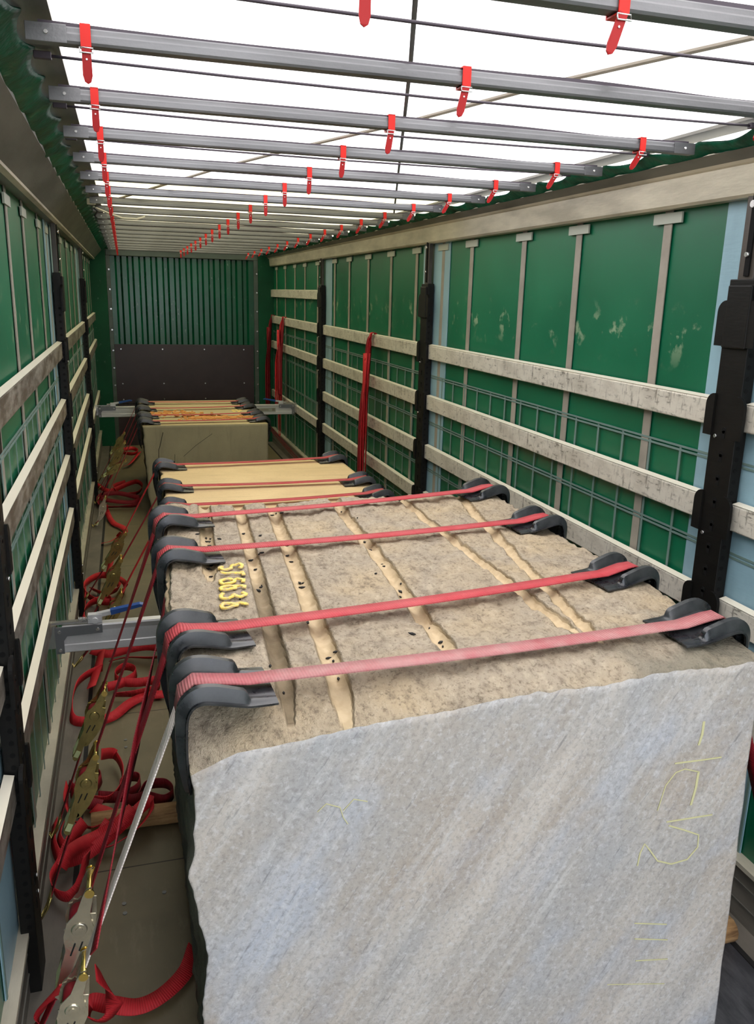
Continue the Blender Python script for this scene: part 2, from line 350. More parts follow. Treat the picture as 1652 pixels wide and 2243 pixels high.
# ---------------------------------------------------------------- setting
XL, XR, YR, YF = -0.02, 2.47, -1.4, 12.16        # curtain planes, rear opening, front wall
POSTS = [2.41, 5.58, 8.87]
ROWS = [1.85, 1.497, 1.142, 0.794]               # top edges of the side slats
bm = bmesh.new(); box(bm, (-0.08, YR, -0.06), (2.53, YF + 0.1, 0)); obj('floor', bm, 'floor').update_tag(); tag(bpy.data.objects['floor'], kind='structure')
FL = bpy.data.objects['floor']
bm = bmesh.new(); box(bm, (-30, -30, -1.3), (30, 40, -1.2)); tag(obj('ground', bm, 'ground'), kind='structure')
for x0, x1, mt in ((0.105, 0.125, 'dark'), (0.0, 0.105, 'base'), (2.335, 2.355, 'dark'), (2.355, 2.45, 'base')):
    bm = bmesh.new(); box(bm, (x0, YR, 0), (x1, YF, 0.004)); obj('edge_strip', bm, mt, FL)
for u, v in ((272, 1980), (274, 2001), (275, 1621), (276, 1637), (360, 1955), (1625, 2075), (1640, 2098)):
    p = hit(u, v, 2, 0); bm = bmesh.new(); cyl(bm, p, p + Vector((0, 0, 0.003)), 0.008); obj('screw_head', bm, 'greybr', FL)
# roof canvas, gently sagging between the bows
BOWY = [1.43 + 0.58 * k for k in range(0, 19)]
bm = bmesh.new(); nx, ny = 30, 240; g = []
for j in range(ny + 1):
    y = YR + (YF + 0.1 - YR) * j / ny
    ph = math.cos(2 * math.pi * (y - 1.43) / 0.58)
    g.append([bm.verts.new((-0.05 + 2.57 * i / nx, y, 2.748 + 0.010 * (1 - ph) * 0.5 + 0.012 * noise.noise(Vector((i * 0.35, y * 1.3, 0))))) for i in range(nx + 1)])
for j in range(ny):
    for i in range(nx): bm.faces.new((g[j][i], g[j][i + 1], g[j + 1][i + 1], g[j + 1][i]))
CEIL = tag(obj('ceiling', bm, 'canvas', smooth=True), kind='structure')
for x0, x1 in ((0.17, 0.285), (2.25, 2.355)):
    bm = bmesh.new(); box(bm, (x0, YR, 2.722), (x1, YF, 2.732)); obj('edge_band', bm, 'railedge', CEIL)
# curtains
def curtain(name, x, sgn, webs):
    bm = bmesh.new(); ny, nz = 150, 26; g = []
    for j in range(ny + 1):
        y = YR + (YF - YR) * j / ny
        g.append([bm.verts.new((x - sgn * (0.0025 * noise.noise(Vector((y * 0.7, k * 0.08, x))) + 0.0025), y, -0.05 + 2.65 * k / nz)) for k in range(nz + 1)])
    for j in range(ny):
        for k in range(nz): bm.faces.new((g[j][k], g[j][k + 1], g[j + 1][k + 1], g[j + 1][k]))
    o = tag(obj(name, bm, 'curtain', smooth=True), kind='structure')
    s = sgn
    for y in webs:
        bm = bmesh.new(); box(bm, (x + s * 0.002, y - 0.025, 0.2), (x + s * 0.006, y + 0.025, 2.56)); obj('webbing_strip', bm, 'webgrey', o)
        bm = bmesh.new(); box(bm, (x + s * 0.004, y - 0.09, 2.475), (x + s * 0.012, y + 0.09, 2.515)); obj('roller_tab', bm, 'tab', o)
    for py in POSTS:
        for a, b in ((py + 0.085, py + 0.19), (py - 0.32, py - 0.02)):
            bm = bmesh.new(); box(bm, (x + s * 0.001, a, 0.1), (x + s * 0.005, b, 2.56)); obj('edge_flap', bm, 'pale', o)
    for z in (1.635, 1.62, 1.305, 1.29, 0.965, 0.95, 0.62):
        bm = bmesh.new(); box(bm, (x + s * 0.005, 0.3, z - 0.004), (x + s * 0.008, YF, z + 0.004)); obj('reinforcement_cord', bm, 'gridc', o)
    y, k = 0.5, 0
    while y < YF:
        if all(abs(y - p) > 0.12 for p in POSTS):
            bm = bmesh.new(); box(bm, (x + s * 0.005, y - 0.006, 0.2), (x + s * 0.0075, y + 0.006, 1.63)); obj('reinforcement_cord', bm, 'gridc', o)
        y += 0.2
    return o
WEBS = [0.45, 1.1, 1.75, 2.94, 3.62, 4.19, 4.90, 5.38, 5.92, 6.54, 7.2, 7.85, 8.43, 9.22, 9.91, 10.52, 11.18, 11.84]
curtain('wall_right', XR, -1, WEBS); curtain('wall_left', XL, 1, WEBS)
# roof rails (aluminium), bottom side rails
def rail(name, prof, mat):
    bm = bmesh.new(); prism(bm, [(x, YR, z) for x, z in prof], (0, YF - YR, 0)); bmesh.ops.recalc_face_normals(bm, faces=bm.faces)
    return tag(obj(name, bm, mat), kind='structure')
tr = rail('trim_right', [(2.56, 2.525), (2.425, 2.525), (2.415, 2.535), (2.405, 2.628), (2.395, 2.632), (2.36, 2.665), (2.36, 2.675), (2.56, 2.675)], 'rail')
bm = bmesh.new(); prism(bm, [(2.404, YR, 2.634), (2.394, YR, 2.634), (2.352, YR, 2.668), (2.362, YR, 2.672)], (0, YF - YR, 0)); obj('upper_lip', bm, 'railedge', tr)
tl = rail('trim_left', [(-0.1, 2.545), (0.032, 2.545), (0.045, 2.552), (0.05, 2.56), (0.145, 2.662), (0.145, 2.675), (-0.1, 2.675)], 'railedge')
bm = bmesh.new(); prism(bm, [(0.030, YR, 2.540), (0.052, YR, 2.546), (0.054, YR, 2.556), (0.030, YR, 2.552)], (0, YF - YR, 0)); obj('lower_lip', bm, 'rail', tl)
for n, a, b, tp in (('baseboard_left', -0.03, 0.005, (-0.03, 0.018)), ('baseboard_right', 2.435, 2.48, (2.425, 2.48))):
    o = rail(n, [(a, 0), (b, 0), (b, 0.218), (a, 0.218)], 'base')
    bm = bmesh.new(); box(bm, (tp[0], YR, 0.212), (tp[1], YF, 0.230)); obj('top_edge', bm, 'rail', o)
    for zz in (0.075, 0.15):
        s = 1 if a < 1 else -1; xx = b if a < 1 else a
        bm = bmesh.new(); box(bm, (xx, YR, zz), (xx + s * 0.004, YF, zz + 0.006)); obj('groove_line', bm, 'railedge', o)
# front wall
bm = bmesh.new(); box(bm, (-0.08, YF + 0.06, 0), (2.53, YF + 0.1, 2.75)); FW = tag(obj('wall_front', bm, 'bulk'), kind='structure')
for a, b in ((-0.05, 0.19), (2.25, 2.5)):
    bm = bbox((a, YF - 0.03, 0), (b, YF + 0.06, 2.74), 0.006); obj('corner_pillar', bm, 'bulkp', FW)
for a, b in ((0.19, 0.245), (2.19, 2.25)):
    bm = bbox((a, YF - 0.015, 0), (b, YF + 0.06, 2.62), 0.004); obj('jamb', bm, 'steelshade', FW)
    for z in (2.42, 2.16, 1.90, 1.62, 1.34, 1.1, 0.86, 0.6, 0.42):
        bm = bmesh.new(); cyl(bm, ((a + b) / 2 + 0.01, YF - 0.015, z), ((a + b) / 2 + 0.01, YF - 0.022, z), 0.012); obj('bolt', bm, 'steel', FW)
bm = bbox((0.19, YF - 0.02, 2.60), (2.25, YF + 0.06, 2.69), 0.008); obj('top_beam', bm, 'steelshade', FW)
bm = bbox((0.0, YF - 0.06, 2.685), (2.45, YF + 0.06, 2.74), 0.008); obj('roof_beam', bm, 'bulkp', FW)
bm = bmesh.new(); prof = []; x = 0.245; k = 0
seq = (0.060, 0.026, 0.044, 0.026)
while x < 2.19:
    prof.append((x, 0.0 if k % 4 in (0, 1) else 0.035)); x += seq[k % 4]; k += 1
prof.append((2.19, prof[-1][1])); A = []
for x, d in prof: A.append((bm.verts.new((x, YF + 0.012 + d, 0)), bm.verts.new((x, YF + 0.012 + d, 2.61))))
for p, q in zip(A, A[1:]): bm.faces.new((p[0], q[0], q[1], p[1]))
bmesh.ops.recalc_face_normals(bm, faces=bm.faces); obj('corrugated_sheet', bm, 'bulk', FW)
# ---------------------------------------------------------------- dark board on the front wall
t = thing('plywood_panel', 'dark brown plywood kick panel fixed to the green front wall', 'panel', (1.2, YF, 0))
def loc(o, t): o.matrix_parent_inverse = Matrix.Translation(-t.location); return o
loc(obj('upper_board', bbox((0.245, YF - 0.012, 0.60), (2.175, YF + 0.01, 1.425), 0.002), 'board', t), t)
loc(obj('lower_board', bbox((0.245, YF - 0.012, 0.0), (2.175, YF + 0.01, 0.592), 0.002), 'board', t), t)
for z in (1.36, 0.88, 0.66):
    for x in (0.33, 0.89, 1.47, 2.03):
        bm = bmesh.new(); cyl(bm, (x, YF - 0.012, z), (x, YF - 0.018, z), 0.010); loc(obj('screw', bm, 'steel', t), t)
bm = bbox((0.25, YF - 0.02, 0.46), (2.17, YF - 0.012, 0.478)); loc(obj('scuff_rail', bm, 'greybr', t), t)
# ---------------------------------------------------------------- sliding posts
def make_post(py, side, label):
    s = 1 if side == 'left' else -1; xo = XL + 0.014 if s > 0 else XR - 0.014     # outer plane, s points inward
    xi = xo + s * 0.046
    t = thing('sliding_post', label, 'post', (xo, py, 0), 'black sliding posts along the side curtains')
    P = lambda x, y, z: (x - xo, y - py, z)
    def part(n, bm, m):
        bmesh.ops.recalc_face_normals(bm, faces=bm.faces); return obj(n, bm, m, t)
    def sbox(x0, x1, y0, y1, z0, z1, bev=0.003):
        a = P(min(x0, x1), y0, z0); b = P(max(x0, x1), y1, z1); return bbox(a, b, bev)
    part('post_body', sbox(xo, xi, py - 0.065, py + 0.065, 0.0, 2.26), 'post')
    part('inner_tube', sbox(xo + s * 0.005, xi - s * 0.012, py - 0.03, py + 0.045, 2.25, 2.60), 'posttube')
    bm = sbox(xi - s * 0.013, xi - s * 0.006, py - 0.012, py + 0.012, 2.27, 2.56, 0.001); part('track_slot', bm, 'postd')
    bm = bmesh.new(); cyl(bm, P(xi - s * 0.01, py, 2.50), P(xi + s * 0.004, py, 2.50), 0.012); cyl(bm, P(xi - s * 0.01, py, 2.34), P(xi + s * 0.004, py, 2.34), 0.008); part('latch_pin', bm, 'steel')
    bm = sbox(xi - s * 0.002, xi + s * 0.012, py - 0.06, py + 0.055, 2.03, 2.24, 0.004); part('latch_cover', bm, 'post')
    # rounded pockets either side at every slat, one pair at the latch
    for zt, tall in [(2.19, 0.155)] + [(z + 0.02, 0.15) for z in ROWS]:
        for sd in (-1, 1):
            y0 = py + sd * 0.055; y1 = py + sd * 0.098; r = 0.04; pts = []
            pts.append((y0, zt - tall)); pts.append((y1, zt - tall))
            for k in range(7):
                a = k / 6 * math.pi / 2; pts.append((y1 - sd * r * (1 - math.cos(a)), zt - r + r * math.sin(a)))
            pts.append((y0, zt))
            bm = bmesh.new(); xx = xi - s * 0.004
            prism(bm, [P(xx, y, z) for y, z in pts], (s * 0.012, 0, 0)); part('slat_pocket', bm, 'post')
    # keyhole row on the face, punched holes on the side turned to the rear
    for z in [0.3 + 0.085 * k for k in range(18)]:
        bm = bmesh.new(); cyl(bm, P(xi, py - 0.005, z), P(xi + s * 0.0015, py - 0.005, z), 0.011, 10); box(bm, P(xi - 0.0, py - 0.012, z - 0.028), P(xi + s * 0.0015, py + 0.002, z)); part('keyhole', bm, 'postd')
    for k in range(46):
        z = 0.25 + 0.04 * k; bm = bmesh.new(); cyl(bm, P(xo + s * 0.028, py - 0.065, z), P(xo + s * 0.028, py - 0.0665, z), 0.008, 8); part('punched_hole', bm, 'postd')
    for z in (0.36, 0.30, 1.72, 1.36):
        bm = bmesh.new(); cyl(bm, P(xi, py + 0.035, z), P(xi + s * 0.005, py + 0.035, z), 0.007, 8); part('rivet', bm, 'steel')
    return t
WHICH = ['nearest the camera', 'in the middle of the side', 'farthest from the camera']
for side in ('right', 'left'):
    for k, py in enumerate(POSTS): make_post(py, side, f'black steel sliding post on the {side} side curtain, {WHICH[k]}')
# ---------------------------------------------------------------- slats
def make_slat(side, y0, y1, zt, label):
    s = 1 if side == 'left' else -1
    xi = 0.022 if s > 0 else 2.428
    t = thing('side_slat', label, 'slat', (xi, (y0 + y1) / 2, zt - 0.1), 'aluminium slats between the side posts')
    L = (y1 - y0) / 2
    bm = bmesh.new()
    prism(bm, [(-s * 0.028, -L, 0), (-s * 0.003, -L, 0), (0, -L, 0.004), (0, -L, 0.088), (-s * 0.002, -L, 0.094), (-s * 0.026, -L, 0.100), (-s * 0.028, -L, 0.098)], (0, 2 * L, 0))
    bmesh.ops.recalc_face_normals(bm, faces=bm.faces); obj('slat_board', bm, 'slatl' if s > 0 else 'slat', t)
    bm = bmesh.new(); prism(bm, [(-s * 0.001, -L, 0.0945), (-s * 0.027, -L, 0.1005), (-s * 0.027, -L, 0.1030), (s * 0.0015, -L, 0.0965)], (0, 2 * L, 0))
    bmesh.ops.recalc_face_normals(bm, faces=bm.faces); obj('top_edge', bm, 'bright', t)  # roof light on the slat top painted in as a lighter colour
BAYS = [(-0.9, POSTS[0] - 0.075, 'rear bay beside the camera'), (POSTS[0] + 0.075, POSTS[1] - 0.075, 'bay nearest the camera'),
        (POSTS[1] + 0.075, POSTS[2] - 0.075, 'middle bay'), (POSTS[2] + 0.075, YF - 0.04, 'farthest bay by the front wall')]
RN = ['top', 'second', 'third', 'lowest']
for side in ('right', 'left'):
    for bi, (a, b, bn) in enumerate(BAYS):
        for r, z in enumerate(ROWS):
            if bi == 3 and r == 2: continue                      # the photo shows an empty pocket here
            nm = 'third' if (bi == 3 and r == 3) else RN[r]
            if bi == 3 and r == 3: nm = 'lowest'
            make_slat(side, a, b, z, f'{nm} scuffed aluminium slat on the {side} curtain, {bn}')
        if bi == 3 and side == 'right': make_slat(side, a, b, 2.21, 'short high slat above the others on the right curtain by the front wall')
# ---------------------------------------------------------------- folded side tarps under the roof edge
def side_tarp(name, x0, z0, x1, z1, label):
    bm = bmesh.new(); n = 560; prev = None
    for j in range(n + 1):
        y = YR + (YF - 0.05 - YR) * j / n
        ph = ((y - 1.43) / 0.29) % 1.0; c = abs(math.sin(math.pi * ph)) ** 0.7          # pleats hang between bow ends and ropes
        row = []
        for k in range(9):
            f = k / 8; fold = math.sin(math.pi * f)
            x = x0 + (x1 - x0) * f * (1.0 - 0.22 * c) + (x1 - x0) * 0.03 * noise.noise(Vector((y * 4, f * 3, x0)))
            z = z0 + (z1 - z0) * f - 0.030 * c * (1 - f * 0.6) - 0.012 * fold + 0.006 * noise.noise(Vector((y * 9, f * 5, x0)))
            row.append(bm.verts.new((x, y, z)))
        if prev:
            for k in range(8): bm.faces.new((prev[k], prev[k + 1], row[k + 1], row[k]))
        prev = row
    o = obj(name, bm, 'tarp', smooth=True); md = o.modifiers.new('s', 'SOLIDIFY'); md.thickness = 0.003
    return tag(o, label, 'tarp')
side_tarp('folded_tarp', 0.10, 2.68, 0.235, 2.725, 'pleated dark green roof tarp along the left roof edge')
side_tarp('folded_tarp', 2.43, 2.674, 2.29, 2.708, 'pleated dark green roof tarp along the right roof edge')
# ---------------------------------------------------------------- roof bows with their red buckle straps, cords between them
def make_bow(y):
    t = thing('roof_bow', 'x', 'roof bow', (0, y, 2.665), 'galvanised roof bows')
    bm = bmesh.new(); prism(bm, [(0.235, -0.013, 0), (0.235, 0.018, 0), (0.235, 0.018, 0.033), (0.235, -0.009, 0.033), (0.235, -0.012, 0.030), (0.235, -0.013, 0.022), (0.235, -0.016, 0.018), (0.235, -0.016, 0.005)], (2.045, 0, 0))
    bmesh.ops.recalc_face_normals(bm, faces=bm.faces); obj('bow_bar', bm, 'galv', t)
    bm = bmesh.new(); n = 40; pr = None                        # dark canvas loop the bow runs in
    for i in range(n + 1):
        x = 0.26 + 2.0 * i / n; h = 0.033 + 0.006 + 0.008 * noise.noise(Vector((x * 2.3, y, 3)))
        r = [bm.verts.new((x, yy, zz)) for yy, zz in ((-0.006, 0.033), (-0.006, h), (0.012, h), (0.012, 0.033))]
        if pr:
            for k in range(4): bm.faces.new((pr[k], pr[(k + 1) % 4], r[(k + 1) % 4], r[k]))
        pr = r
    bmesh.ops.recalc_face_normals(bm, faces=bm.faces); obj('canvas_loop', bm, 'cord', t)
    for x in (0.275, 2.24):
        bm = bmesh.new(); cyl(bm, (x, -0.013, 0.017), (x, -0.021, 0.017), 0.005, 10, 0.004); obj('rivet', bm, 'steel', t)
        bm = bbox((x - 0.040, -0.0175, -0.001), (x + 0.040, -0.012, 0.034), 0.001); obj('end_plate', bm, 'galv', t)
    return t
def make_buckle(x, y):
    t = thing('buckle_strap', 'x', 'strap', (x, y, 2.665), 'red buckle straps on the roof bows')
    bm = bmesh.new(); h = 0.0105
    box(bm, (-h, -0.021, -0.003), (h, -0.018, 0.038)); box(bm, (-h, 0.019, -0.003), (h, 0.022, 0.038)); box(bm, (-h, -0.021, -0.006), (h, 0.022, -0.003)); box(bm, (-h, -0.021, 0.036), (h, 0.022, 0.039))
    obj('loop', bm, 'redpl', t)
    bm = bmesh.new()
    tube(bm, [(-0.0135, -0.021, -0.006), (0.0135, -0.021, -0.006), (0.0135, -0.024, -0.016), (-0.0135, -0.024, -0.016), (-0.0135, -0.021, -0.006)], 0.0016, 6); obj('buckle', bm, 'steel', t)
    bm = bmesh.new(); pts = [(-0.009, -0.022, -0.004), (0.009, -0.022, -0.004), (0.0098, -0.020, -0.058), (0.0065, -0.019, -0.070), (0, -0.018, -0.074), (-0.0065, -0.019, -0.070), (-0.0098, -0.020, -0.058)]
    prism(bm, pts, (0, 0.003, 0)); o = obj('tongue', bm, 'redpl2', t)
    bm = bmesh.new(); cyl(bm, (0, -0.0225, -0.028), (0, -0.0205, -0.028), 0.002, 8); obj('eyelet', bm, 'steel', o)
    return t
bow0 = make_bow(0.0); buck0 = make_buckle(0.0, 0.0); used = [False, False]
SP = ['left end', 'middle', 'right end']
for k, y in enumerate(BOWY):
    b = bow0 if not used[0] else copy_tree(bow0); used[0] = True
    b.location = (0, y, 2.665); b['label'] = f'galvanised roof bow, {ORD[k]} from the camera under the white canvas'
    xs = [0.352, 1.205 - 0.002 * k, 2.075]
    if k == 0: xs = [0.79, 1.255]
    for j, x in enumerate(xs):
        s = buck0 if not used[1] else copy_tree(buck0); used[1] = True
        s.location = (x, y, 2.665)
        lean = {0: 0.0, 1: -0.26 * max(0.0, 1 - k * 0.2), 2: -0.55}[j] if k else (0.0, -0.30)[j]
        tg = [c for c in s.children if c.name.startswith('tongue')][0]; tg.rotation_euler = (0, -lean, 0)
        where = SP[j] if k else ('left half', 'middle')[j]
        s['label'] = f'red plastic buckle strap on the {where} of the {ORD[k]} roof bow'
for k, y in enumerate([b + 0.29 for b in BOWY[:-1]]):
    bm = bmesh.new(); tube(bm, [(0.262, y, 2.708), (0.7, y, 2.702), (1.25, y, 2.699), (1.8, y, 2.702), (2.27, y, 2.708)], 0.0035, 6)
    t = thing('roof_rope', f'thin dark rope stretched across the roof behind the {ORD[k]} roof bow', 'rope', (0, 0, 0), 'dark ropes across the roof'); obj('rope_line', bm, 'cord', t)
    for xx in (0.245, 2.285):
        bm = bbox((xx - 0.02, y - 0.009, 2.700), (xx + 0.02, y + 0.009, 2.716), 0.002); obj('rope_clip', bm, 'cord', t)
tag(ribbon('roof_webbing', [((0.69, 0.9, 2.737), (1, 0, 0))] + [((hit(u, v, 2, 2.735)), (1, 0, 0)) for u, v in ((910, 0), (900, 135), (876, 350), (862, 478))], 0.011, 'webline'), 'thin grey webbing line running lengthwise below the white canvas', 'webbing')
pts = [hit(u, v, 2, 2.738) for u, v in ((1652, 82), (1230, 177), (890, 268), (655, 323), (480, 368), (240, 441))]
tag(ribbon('seam_tape', [(p, (0.3, 1, 0)) for p in pts], 0.022, 'cream', thick=0.006), 'cream seam tape running diagonally under the white canvas', 'tape')
# lamp lead in the left roof corner
t = thing('lamp_cable', 'white lamp cable and black clip hanging in the far left roof corner', 'cable', (0.25, 5.6, 2.66))
bm = bmesh.new(); tube(bm, [hit(u, v, 1, 5.6) for u, v in ((204, 452), (216, 458), (240, 468), (268, 478), (300, 480), (318, 475))], 0.006, 6); loc(obj('cable', bm, 'cable', t), t)
bm = bmesh.new(); tube(bm, [hit(u, v, 1, 5.6) for u, v in ((212, 450), (206, 456), (214, 463), (208, 472), (212, 478))], 0.006, 6); loc(obj('clip', bm, 'blackb', t), t)
bm = bbox((0.215, 5.58, 2.665), (0.265, 5.60, 2.70), 0.004); loc(obj('junction_box', bm, 'cable', t), t)
# ---------------------------------------------------------------- stone blocks
def stone(name, X0, X1, Y0, Y1, Z0, Z1, n, fn, col, mats, front, t, pn):
    nx, ny, nz = n; bm = bmesh.new(); lay = bm.loops.layers.float_color.new('groove'); V = {}; info = {}
    def vert(i, j, k):
        if (i, j, k) not in V:
            u, v, w_ = i / nx, j / ny, k / nz
            p = Vector((X0 + (X1 - X0) * u, Y0 + (Y1 - Y0) * v, Z0 + (Z1 - Z0) * w_))
            x = bm.verts.new(fn(p, u, v, w_)); V[(i, j, k)] = x; info[x] = (p, u, v, w_)
        return V[(i, j, k)]
    def quad(q, mi):
        f = bm.faces.new([vert(*a) for a in q]); f.material_index = mi; f.smooth = True
        for lp in f.loops: lp[lay] = col(*info[lp.vert], mi)
    for i in range(nx):
        for j in range(ny): quad(((i, j, nz), (i + 1, j, nz), (i + 1, j + 1, nz), (i, j + 1, nz)), 0); quad(((i, j, 0), (i, j + 1, 0), (i + 1, j + 1, 0), (i + 1, j, 0)), 2)
        for k in range(nz): quad(((i, 0, k), (i + 1, 0, k), (i + 1, 0, k + 1), (i, 0, k + 1)), 1); quad(((i, ny, k), (i, ny, k + 1), (i + 1, ny, k + 1), (i + 1, ny, k)), 2)
    for j in range(ny):
        for k in range(nz): quad(((0, j, k), (0, j, k + 1), (0, j + 1, k + 1), (0, j + 1, k)), 2); quad(((nx, j, k), (nx, j + 1, k), (nx, j + 1, k + 1), (nx, j, k + 1)), 2)
    return obj(pn, bm, mats, t)
GR = [((0.720, 3.45), (0.655, 2.50), 0.028), ((0.862, 3.45), (0.750, 1.69), 0.026), ((1.000, 3.45), (0.872, 1.63), 0.030), ((1.282, 3.45), (1.196, 1.80), 0.028),
      ((1.578, 3.45), (1.570, 1.86), 0.025), ((1.862, 3.45), (1.610, 1.80), 0.025), ((0.535, 3.45), (0.490, 1.66), 0.022)]
def groove_at(x, y):
    best, dirt = 0.0, 0.0; dep = 0.0
    for gi, ((xa, ya), (xb, yb), r) in enumerate(GR):
        if y < yb - 0.05 or y > ya: continue
        xc = xb + (xa - xb) * (y - yb) / (ya - yb); tap = min(1.0, max(0.0, (y - yb + 0.05) / 0.10)); rr = r * (0.35 + 0.65 * tap)
        d = abs(x - xc) / rr
        if d < 1:
            h = rr * (1 - d * d) * 0.85 * tap
            if h > dep: dep = h
            best = max(best, min(1.0, (1 - d) * 5))
            if gi == 1 and y < 2.5: dirt = max(dirt, min(1.0, (1 - d) * 4) * min(1, (2.5 - y) / 0.15))
    return dep, best, dirt
def bnd(x):
    T = [(0.45, 1.165), (0.50, 1.168), (0.62, 1.212), (0.93, 1.236), (1.10, 1.254), (1.45, 1.268), (2.0, 1.280)]
    for (a, za), (b, zb) in zip(T, T[1:]):
        if x <= b: return za + (zb - za) * max(0, x - a) / (b - a)
    return 1.28
def top1(x, y):
    z = 1.302 + 0.011 * noise.noise(Vector((x * 2.2, y * 2.2, 0))) + 0.0105 * noise.fractal(Vector((x * 9, y * 11, 1)), 0.7, 2.1, 5) + 0.0045 * noise.noise(Vector((x * 45, y * 38, 4)))
    dep, _, _ = groove_at(x, y)
    z -= dep
    r = 0.30 - 0.16 * min(1, max(0, (x - 0.5) / 1.2)) + 0.03 * noise.noise(Vector((x * 6, 0, 0))); d = (y - 1.6) / r
    if d < 1:
        b = bnd(x) + 0.010 * noise.noise(Vector((x * 5, 7, 0))) + 0.006 * noise.noise(Vector((x * 28, 3, 0))); k = 1 - (1 - max(0, d)) ** 2.2
        z = b + (z - b) * k + 0.012 * k * (1 - k) * noise.noise(Vector((x * 14, y * 14, 2)))
    return z
def fn1(p, u, v, w_):
    x, y = p.x, p.y
    z = 0.085 + w_ * (top1(x, y) - 0.085)
    rl = (1 - u) ** 14; x += rl * (0.020 * noise.noise(Vector((y * 5, z * 5, 9))) + 0.010 * noise.noise(Vector((y * 18, z * 18, 2))) + 0.005 * noise.noise(Vector((1, y * 40, z * 40))))
    rr = u ** 14; x += rr * (0.004 * noise.noise(Vector((y * 9, z * 9, 5))) + (0.03 * (y - 1.6) / 1.8))
    rb = v ** 20; y += rb * 0.03 * noise.noise(Vector((x * 5, z * 5, 3)))
    x -= 0.030 * (z - 0.085)
    return Vector((x - 1.2, y - 1.6, z))
def col1(p, u, v, w_, mi):
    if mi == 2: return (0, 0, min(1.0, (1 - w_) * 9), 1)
    if mi == 1: return (0, 0, 0, 1)
    d, g_, di = groove_at(p.x, p.y); b = max(0.0, min(0.55, (p.x - 1.45) * 2.2 - (p.y - 1.6) * 3.0 + 0.7 * noise.noise(Vector((p.x * 8, p.y * 8, 3))))); return (g_, di * (0.6 + 0.4 * noise.noise(Vector((p.x * 9, p.y * 9, 0)))), b * (1 - g_), 1)
t1 = thing('stone_block', 'huge rough topped grey stone block with drill grooves, nearest the camera', 'stone block', (1.2, 1.6, 0), 'stone blocks lashed to the trailer floor')
stone('b', 0.515, 1.988, 1.6, 3.42, 0.085, 1.3, (320, 170, 60), fn1, col1, ['top', 'face', 'top'], True, t1, 'stone_body')
# yellow crayon number on the rough top, reads from the right side of the trailer
ARC = lambda cx, cy, rx, ry, a0, a1, n=10: [(cx + rx * math.cos(math.radians(a0 + (a1 - a0) * k / n)), cy + ry * math.sin(math.radians(a0 + (a1 - a0) * k / n))) for k in range(n + 1)]
SIX = [(0.86, 0.92), (0.55, 0.98), (0.25, 0.75), (0.14, 0.40)] + ARC(0.5, 0.30, 0.36, 0.30, 170, 530, 14)
GLYPH = {'S': [ARC(0.5, 0.74, 0.34, 0.25, 20, 250, 9) + ARC(0.5, 0.25, 0.36, 0.25, 80, -160, 9)], 'T': [[(0.02, 0.98), (0.98, 0.98)], [(0.5, 0.98), (0.5, 0.02)]], '6': [SIX],
         '3': [ARC(0.45, 0.74, 0.36, 0.25, 150, -80, 9) + ARC(0.45, 0.26, 0.40, 0.26, 80, -150, 9)]}
def crust(X, Y): return max(top1(X + a, Y + b) for a in (-0.008, 0, 0.008) for b in (-0.008, 0, 0.008))
for gi, ch in enumerate('ST6636'):
    for st in GLYPH[ch]:
        P = []
        for (ax, ay), (bx, by) in zip(st, st[1:]):
            for k in range(4): P.append((ax + (bx - ax) * k / 4, ay + (by - ay) * k / 4))
        P.append(st[-1]); Q = []
        for lx, ly in P:
            X = 0.690 + 0.074 * ly - 0.006 * gi; Y = 2.585 - gi * 0.066 - 0.046 * lx
            Q.append((Vector((X - 0.036 - 1.2, Y - 1.6, crust(X, Y) + 0.0060)), (0, 1, 0)))
        Q = [(p, Vector((0, 0, 1)).cross((Q[min(i + 1, len(Q) - 1)][0] - Q[max(i - 1, 0)][0]).normalized())) for i, (p, _) in enumerate(Q)]
        o = ribbon('painted_character', Q, 0.012, 'yellow', t1, thick=0.004)
        o['label'] = 'yellow crayon letter' if ch in 'ST' else 'yellow crayon digit'
bm = bmesh.new()                                              # bark flakes lying in the grooves
for i in range(60):
    g_ = R.choice(GR[:4]); f = R.random(); (xa, ya), (xb, yb), r = g_
    X = xb + (xa - xb) * f + R.gauss(0, 0.008 if i % 3 else 0.06); Y = yb + (3.35 - yb) * f; z = top1(X, Y); q = R.uniform(0.004, 0.012); an = R.uniform(0, 3)
    prism(bm, [Vector((X - 0.036 - 1.2 + q * c * math.cos(an) - q * .5 * d * math.sin(an), Y - 1.6 + q * c * math.sin(an) + q * .5 * d * math.cos(an), z + 0.001)) for c, d in ((-1, 0), (0, -1), (1, 0), (0, 1))], (0, 0, 0.004))
o = obj('bark_flake', bm, 'dark', t1); o['kind'] = 'stuff'; o['label'] = 'scattered dark bark flakes'
